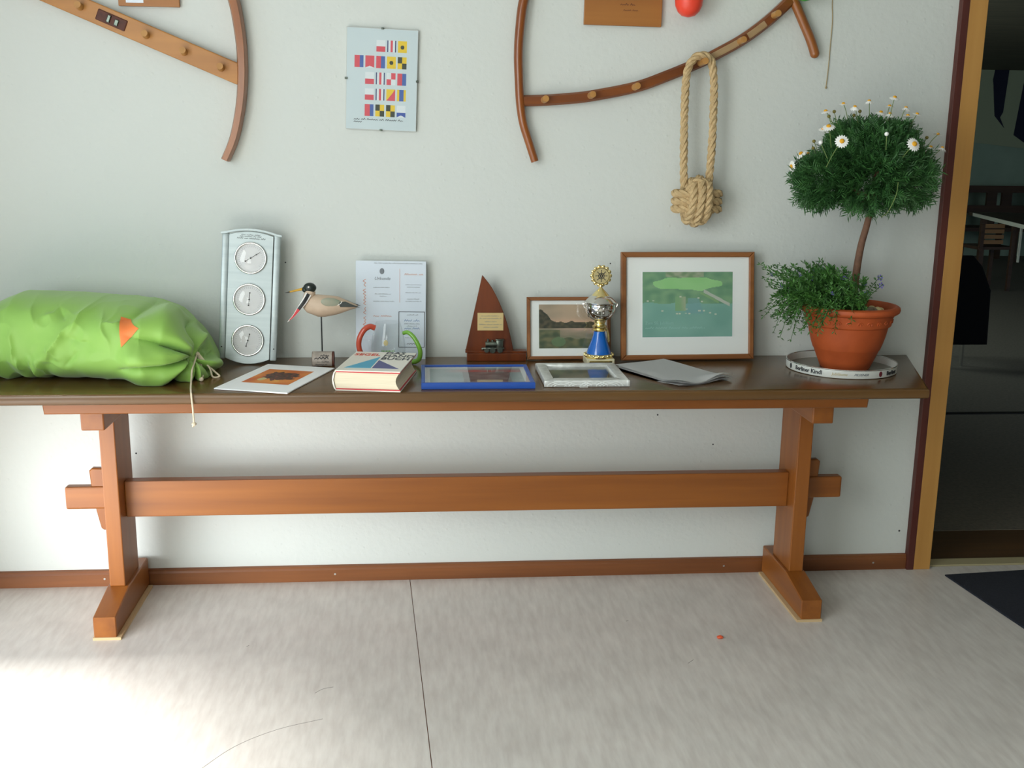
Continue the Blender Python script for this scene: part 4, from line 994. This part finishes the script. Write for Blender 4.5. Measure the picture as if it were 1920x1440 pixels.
def build_tray():
    t = thing('round_tray', 'round metal serving tray with a white lettered rim under the flower pot', 'tray', (1.166, -.222, TZ)); R = .166
    finish('tray_floor', lathe([(R-.006, 0), (R-.003, .001), (R-.003, .004), (0.0001, .004)], 64), M['tray_in'], t, True)
    finish('rim', lathe([(R-.004, .0015), (R-.001, .002), (R, .005), (R, .024), (R-.0005, .0262), (R-.002, .0262), (R-.0025, .024), (R-.0035, .005), (R-.004, .0015)], 96, cap=False), M['tray_rim'], t, True)
    r = finish('rolled_edge', tube([((R-.001)*math.cos(2*PI*i/80), (R-.001)*math.sin(2*PI*i/80), .0262) for i in range(80)], .0018, 8, closed=True), M['chrome'], t, True)
    yaw0 = math.radians(-90)
    def put(name, s, size, m, ang, **k): return text(name, s, size, m, t, (0, 0, .0138), bend=(R, math.radians(ang)), **k)
    put('lettering', 'Berliner Kindl', .0175, M['ink'], -147.5, extr=.0004, bold=.0004, sx=1.0)
    put('lettering', 'Jubiläums', .012, M['goldprint'], -113, extr=.0004, shear=.2)
    put('lettering', 'PILSENER', .0095, M['ink_grey'], -91, extr=.0004, shear=.35, sx=1.15)
    put('lettering', 'Berliner', .0175, M['ink'], -50, extr=.0004, bold=.0004)
    for ang, m in ((-68.5, 'maroon'), (-174.5, 'ink')):
        a = math.radians(ang); bm = bmesh.new(); ball(bm, (0, 0, 0), .0065, .001, .0085, 14, 8)
        bmesh.ops.transform(bm, matrix=Matrix.Translation((R*math.cos(a), R*math.sin(a), .0138)) @ Matrix.Rotation(a+PI/2, 4, 'Z'), verts=bm.verts[:])
        finish('emblem', bm, M[m], t, True)
build_tray()

def build_plant():
    O = Vector((1.179, -.219, TZ+.0045))
    t = thing('potted_daisy_tree', 'white daisy standard in a terracotta pot with trailing blue lobelia', 'potted plant', O)
    # pot: base .074, belly, band with relief, rolled rim .15
    prof = [(.072, 0), (.075, .003), (.086, .030), (.0975, .058), (.1005, .062), (.102, .066), (.1075, .082), (.114, .105), (.119, .130), (.1205, .134), (.126, .137), (.1275, .140),
            (.1310, .163), (.1335, .167), (.1345, .172), (.142, .174), (.1485, .179), (.1505, .186), (.1490, .193), (.143, .197), (.136, .1975), (.131, .193), (.127, .180), (.118, .14), (.09, .05), (.066, .012), (.0001, .012)]
    p = finish('pot', lathe(prof, 72, cap=False), M['terracotta'], t, True)
    bm = bmesh.new(); n = 26
    for i in range(n):
        a0 = 2*PI*i/n; pts = []
        for k in range(15):
            q = k/14*2.4*PI; rad = .0085*(1-k/18); a = a0+(rad*math.cos(q)*(1 if i % 2 else -1))/.130; z = .152+rad*.95*math.sin(q); rr = .1297+(z-.152)*.145
            pts.append(((rr)*math.cos(a), rr*math.sin(a), z))
        tube(pts, .0017, 5, bm)
    o = finish('relief_scrolls', bm, M['terracotta'], p, True); o['kind'] = 'stuff'
    finish('soil', lathe([(.126, .176), (.10, .180), (.05, .184), (.0001, .185)], 40, cap=False), M['soil'], t, True)
    rnd = random.Random(5)
    for x, y, r, m in ((.030, -.080, .017, 'stone'), (.046, -.070, .012, 'stone'), (.066, -.062, .013, 'pale_stone'), (.080, -.045, .011, 'pale_stone'), (.012, -.09, .014, 'stone'), (.058, -.03, .012, 'pale_stone'), (.09, -.075, .009, 'stone')):
        bm = bmesh.new(); bmesh.ops.create_icosphere(bm, subdivisions=2, radius=r, matrix=Matrix.Translation((x, y, .184)))
        for v in bm.verts: v.co += Vector((nz(v.co.x*60, v.co.y*60, 1), nz(v.co.y*60, v.co.z*60, 2), nz(v.co.z*60, v.co.x*60, 3)))*r*.5
        finish('pebble', bm, M[m], t, True)
    L = lambda x, y, z: Vector((x, y, z))-O
    tp = catmull([L(1.190, -.22, .945), L(1.190, -.22, 1.00), L(1.193, -.22, 1.075), L(1.200, -.22, 1.142), L(1.212, -.22, 1.20), L(1.220, -.22, 1.25), L(1.222, -.22, 1.30)], 6)
    finish('trunk', tube(tp, lambda s: .0125-.004*s, 12), M['trunk'], t, True)
    for i, (dx, dy, dz) in enumerate(((-.10, -.02, .10), (.10, -.03, .08), (.03, .06, .12), (-.02, -.09, .12), (.15, .02, .04), (-.13, .03, .03), (.02, 0, .17))):
        b0 = L(1.220, -.22, 1.24+.01*i)
        finish('branch', tube(catmull([b0, b0+Vector((dx*.4, dy*.4, dz*.5)), b0+Vector((dx, dy, dz))], 5), lambda s: .0055-.0035*s, 7), M['trunk'], t, True)
    # feathery crown
    blobs = [((1.202, -.22, 1.390), (.132, .140, .128), 1.0), ((1.068, -.23, 1.335), (.080, .090, .072), .45), ((1.325, -.21, 1.345), (.070, .095, .085), .45), ((1.145, -.22, 1.44), (.078, .09, .066), .3), ((1.265, -.22, 1.442), (.074, .09, .068), .3), ((1.20, -.26, 1.32), (.10, .09, .07), .35), ((1.215, -.275, 1.375), (.075, .055, .075), .3)]
    tot = sum(b[2] for b in blobs); bm = bmesh.new()
    def leaflet(bm, a, d, n, L_, w_):
        s = d.cross(n).normalized()*w_; m_ = a+d*L_*.55+n*L_*.06; e = a+d*L_
        v = [bm.verts.new(q) for q in (a, m_+s, e, m_-s)]; bm.faces.new(v)
    def spray(bm, c, d, size, rnd, nl=8, wid=.0021):
        up = Vector((rnd.uniform(-1, 1), rnd.uniform(-1, 1), rnd.uniform(-.2, 1))).normalized(); s = d.cross(up)
        if s.length < .1: s = d.orthogonal()
        s.normalize(); n = s.cross(d).normalized()
        leaflet(bm, c, d, n, size, wid)
        for k in range(nl):
            q = c+d*size*(.20+.62*(k//2)/max(1, nl/2-1)); sd = 1 if k % 2 else -1
            leaflet(bm, q, (d*.75+s*sd*.7+n*rnd.uniform(-.1, .35)).normalized(), n, size*rnd.uniform(.38, .62), wid)
    for _ in range(3300):
        x = rnd.uniform(0, tot)
        for b in blobs:
            x -= b[2]
            if x <= 0: break
        v = Vector((rnd.gauss(0, 1), rnd.gauss(0, 1), rnd.gauss(0, 1))).normalized(); r = rnd.uniform(.35, 1)**.5
        p_ = Vector(b[0])+Vector((v.x*b[1][0], v.y*b[1][1], v.z*b[1][2]))*r*.86
        out = (p_-Vector((1.21, -.22, 1.33))).normalized(); d = (out*.9+v*.5+Vector((rnd.uniform(-.4, .4), rnd.uniform(-.4, .4), rnd.uniform(-.25, .5)))).normalized()
        if p_.z < 1.31: d = (d+Vector((0, 0, -.35))).normalized()
        sz = rnd.uniform(.030, .050) if p_.z < 1.42 else rnd.uniform(.024, .036)
        if p_.y+d.y*sz > -.02: continue
        spray(bm, p_-O, d, sz, rnd)
    o = finish('crown_foliage', bm, M['leaf'], t); o['kind'] = 'stuff'
    # daisies: position, radius, facing, drooping
    petal_me = {}
    def daisy(pos, face, r, n, droop, base):
        pos = L(*pos); face = Vector(face).normalized(); q = face.to_track_quat('Z', 'Y')
        key = (round(r, 4), droop)
        if key not in petal_me:
            bm = bmesh.new(); m_ = 16
            for i in range(m_):
                a = 2*PI*i/m_; e = Vector((math.cos(a), math.sin(a), 0)); s = Vector((-e.y, e.x, 0)); w_ = r*.15
                dz = Vector((0, 0, -droop*r))
                pts = [e*r*.25-s*w_*.6, e*r*.25+s*w_*.6, e*r*.75+s*w_+dz*.5, e*r+dz, e*r*.75-s*w_+dz*.5]; bm.faces.new([bm.verts.new(x) for x in pts])
            f = finish('flower', bm, M['petal'], t)
            c = bmesh.new(); ball(c, (0, 0, r*.06), r*.34, r*.34, r*.22, 12, 8); ce = finish('flower_center', c, M['disc'], f, True); petal_me[key] = (f, ce)
        else:
            f0, c0 = petal_me[key]; f = f0.copy(); COL.objects.link(f); ce = c0.copy(); COL.objects.link(ce); ce.parent = f; f.parent = t
        f.location = pos; f.rotation_mode = 'QUATERNION'; f.rotation_quaternion = q
        b = L(*base); stems.append(([pos-face*r*.1, pos*.5+b*.5+Vector((0, 0, .006)), b]))
    stems = []
    up = [(1.256, 1.577), (1.185, 1.566), (1.116, 1.558), (1.053, 1.535), (1.143, 1.549), (1.253, 1.553), (1.230, 1.535), (1.294, 1.548), (1.321, 1.530), (1.298, 1.525), (1.327, 1.495), (1.399, 1.473), (1.382, 1.436), (1.421, 1.434), (1.059, 1.484), (1.018, 1.412), (1.255, 1.531)]
    for i, (x, z) in enumerate(up):
        y = -.22+rnd.uniform(-.04, .03); c = Vector((x-1.21, 0, z-1.40))
        daisy((x, y, z), (c.x*1.2, rnd.uniform(-.5, .1), .9), .0150 if i % 3 else .0165, 16, (.35, .7, .15)[i % 3], (x*.80+1.21*.20, y, z-.055+.01*abs(c.x)))
    daisy((1.053, -.375, 1.448), (-.25, -1, .35), .0205, 16, .15, (1.03, -.33, 1.375))
    daisy((1.268, -.37, 1.443), (.2, -1, .45), .0225, 16, .25, (1.235, -.33, 1.37))
    daisy((1.040, -.30, 1.490), (-.3, -.55, 1), .0200, 16, .25, (1.06, -.28, 1.43))
    daisy((0.992, -.22, 1.412), (-.7, -.2, .8), .0190, 16, .35, (1.01, -.22, 1.36)); daisy((.966, -.22, 1.374), (-1, -.2, -.1), .0190, 16, .15, (1.02, -.22, 1.355))
    for x, z, y, m in ((1.084, 1.534, -.22, 'bud'), (1.162, 1.536, -.22, 'bud'), (1.153, 1.525, -.2, 'bud'), (1.065, 1.520, -.23, 'bud'), (1.029, 1.448, -.22, 'bud'), (1.021, 1.428, -.24, 'bud'), (1.341, 1.480, -.22, 'bud'), (1.375, 1.463, -.22, 'bud'), (1.195, 1.470, -.345, 'petal'), (1.012, 1.444, -.32, 'petal')):
        bm = bmesh.new(); ball(bm, L(x, y, z), .0062 if m == 'petal' else .0052, seg=10, rings=7); finish('flower_bud', bm, M[m], t, True)
        b = L(x*.88+1.21*.12, y, z-.045); stems.append([L(x, y, z), (L(x, y, z)+b)/2, b])
    bm = bmesh.new()
    for s_ in stems: tube(catmull(s_, 3), .0011, 5, bm)
    tube(catmull([L(1.235, -.36, 1.335), L(1.228, -.37, 1.30), L(1.212, -.36, 1.25), L(1.208, -.33, 1.235)], 4), .0012, 5, bm)
    o = finish('flower_stems', bm, M['stem'], t); o['kind'] = 'stuff'
    # trailing lobelia in the left half of the pot
    bm = bmesh.new(); tips = []
    for i in range(330):
        a = rnd.uniform(PI*.35, PI*1.75); rr = .115*math.sqrt(rnd.random()); b = Vector((rr*math.cos(a)-.012, rr*math.sin(a)-.01, .180))
        if b.x > .002: continue
        h = rnd.uniform(.05, .135)*(1.0 if b.x < .0 else .8); ln = Vector((b.x*.9+rnd.gauss(-.018, .018), b.y*.55+rnd.gauss(0, .02), 0))
        m_ = b+ln*.5+Vector((0, 0, h*.65)); e = b+ln*1.15+Vector((0, 0, h))
        if rr > .075 and b.x < -.03 and rnd.random() < .55:
            e = b+Vector((b.x*.85+rnd.gauss(-.02, .02), b.y*.35, rnd.uniform(-.05, .05))); m_ = b+(e-b)*.55+Vector((0, 0, .05))
        if i < 16:                                             # long runners hanging over the rim at the left
            b = Vector((-.115, rnd.uniform(-.06, .03), .188)); e = b+Vector((rnd.uniform(-.115, -.035), rnd.uniform(-.05, .03), rnd.uniform(-.10, -.01))); m_ = b+Vector(((e.x-b.x)*.6, 0, .025))
        pth = catmull([b, m_, e], 6)
        if max(q.y for q in pth) > .195: continue
        tube(pth, .0009, 4, bm); tips.append((pth[-1], (pth[-1]-pth[-2]).normalized()))
        for k in range(2, len(pth)):
            for _ in range(3 if i >= 16 else 2):
                dr = ((pth[k]-pth[k-1]).normalized()*.5+Vector((rnd.uniform(-1, 1), rnd.uniform(-1, 1), rnd.uniform(-.4, .8)))).normalized()
                leaflet(bm, pth[k], dr, dr.orthogonal().normalized(), rnd.uniform(.011, .019), .0024)
    o = finish('lobelia_foliage', bm, M['leaf2'], t); o['kind'] = 'stuff'
    fl0 = None; cnt = 0
    for p_, d in [x for x in tips if x[0].z > .24][:60]:
        if cnt >= 16 or rnd.random() > .42: continue
        cnt += 1
        if fl0 is None:
            b = bmesh.new()
            for i in range(5):
                a = 2*PI*i/5; e = Vector((math.cos(a), math.sin(a), .2)); s = Vector((-e.y, e.x, 0))*.0026; b.faces.new([b.verts.new(q) for q in (e*.001, e*.0055+s, e*.0075, e*.0055-s)])
            f = fl0 = finish('lobelia_flower', b, M['violet'], t)
        else:
            f = fl0.copy(); COL.objects.link(f)
        f.location = p_+d*.003; f.rotation_euler = (rnd.uniform(.8, 1.6), 0, rnd.uniform(-.6, .6))
    for x, y, z in ((.068, -.06, .262), (.062, -.06, .285)):
        f = fl0.copy(); COL.objects.link(f); f.location = (x, y, z); f.rotation_euler = (1.3, 0, .2); f.scale = (1.4, 1.4, 1.4)
    # the one sprig right of the trunk
    bm = bmesh.new()
    for e, h in (((.070, -.06, .262), .02), ((.062, -.06, .288), .03)):
        pth = catmull([(.010, -.05, .183), (e[0]*.55, e[1], .183+(e[2]-.183)*.55+h*.3), e], 6); tube(pth, .001, 4, bm)
        for k in range(3, len(pth)):
            for _ in range(2):
                dr = Vector((rnd.uniform(-1, 1), rnd.uniform(-1, 1), rnd.uniform(-.3, .8))).normalized(); leaflet(bm, pth[k], dr, dr.orthogonal().normalized(), .014, .0024)
    o = finish('lobelia_sprig', bm, M['leaf2'], t); o['kind'] = 'stuff'
build_plant()

# ------------------------------------------------------------------ floor things
def build_floor_things():
    t = tag(finish('doormat', prism([(1.652, -.083), (2.55, -.006), (2.60, -1.0), (1.752, -1.02)], 'z', 0, .006, .0015, 1), M['doormat']), 'dark navy doormat on the floor in front of the doorway', 'mat')
    fl = bpy.data.objects['floor']
    for pts, wd in (([(-.66, -1.11), (-.59, -1.007), (-.498, -.936), (-.39, -.892)], .0011), ([(-.422, -.76), (-.403, -.739), (-.376, -.729)], .0012), ([(.488, -.372), (.496, -.369)], .0016), ([(-.644, -.476), (-.638, -.470)], .0016), ([(.612, -.655), (.633, -.634)], .0012)):
        finish('scuff_mark', strap(catmull([(x, y, .0002) for x, y in pts], 6), wd*.6, .0002, (0, 0, 1)), M['scuff'], fl)
    bm = bmesh.new(); bmesh.ops.create_icosphere(bm, subdivisions=2, radius=.010, matrix=Matrix.Translation((.746, -.506, .0045)) @ Matrix.Diagonal((1, .8, .45, 1)))
    for v in bm.verts: v.co += Vector((nz(v.co.x*160, v.co.y*160, 1), nz(v.co.y*160, 3, 2), .3*nz(v.co.x*160, 5, 3)))*.004; v.co.z = max(v.co.z, .0002)
    tag(finish('orange_crumb', bm, M['orange']), 'tiny orange scrap lying alone on the pale floor', 'scrap')
build_floor_things()
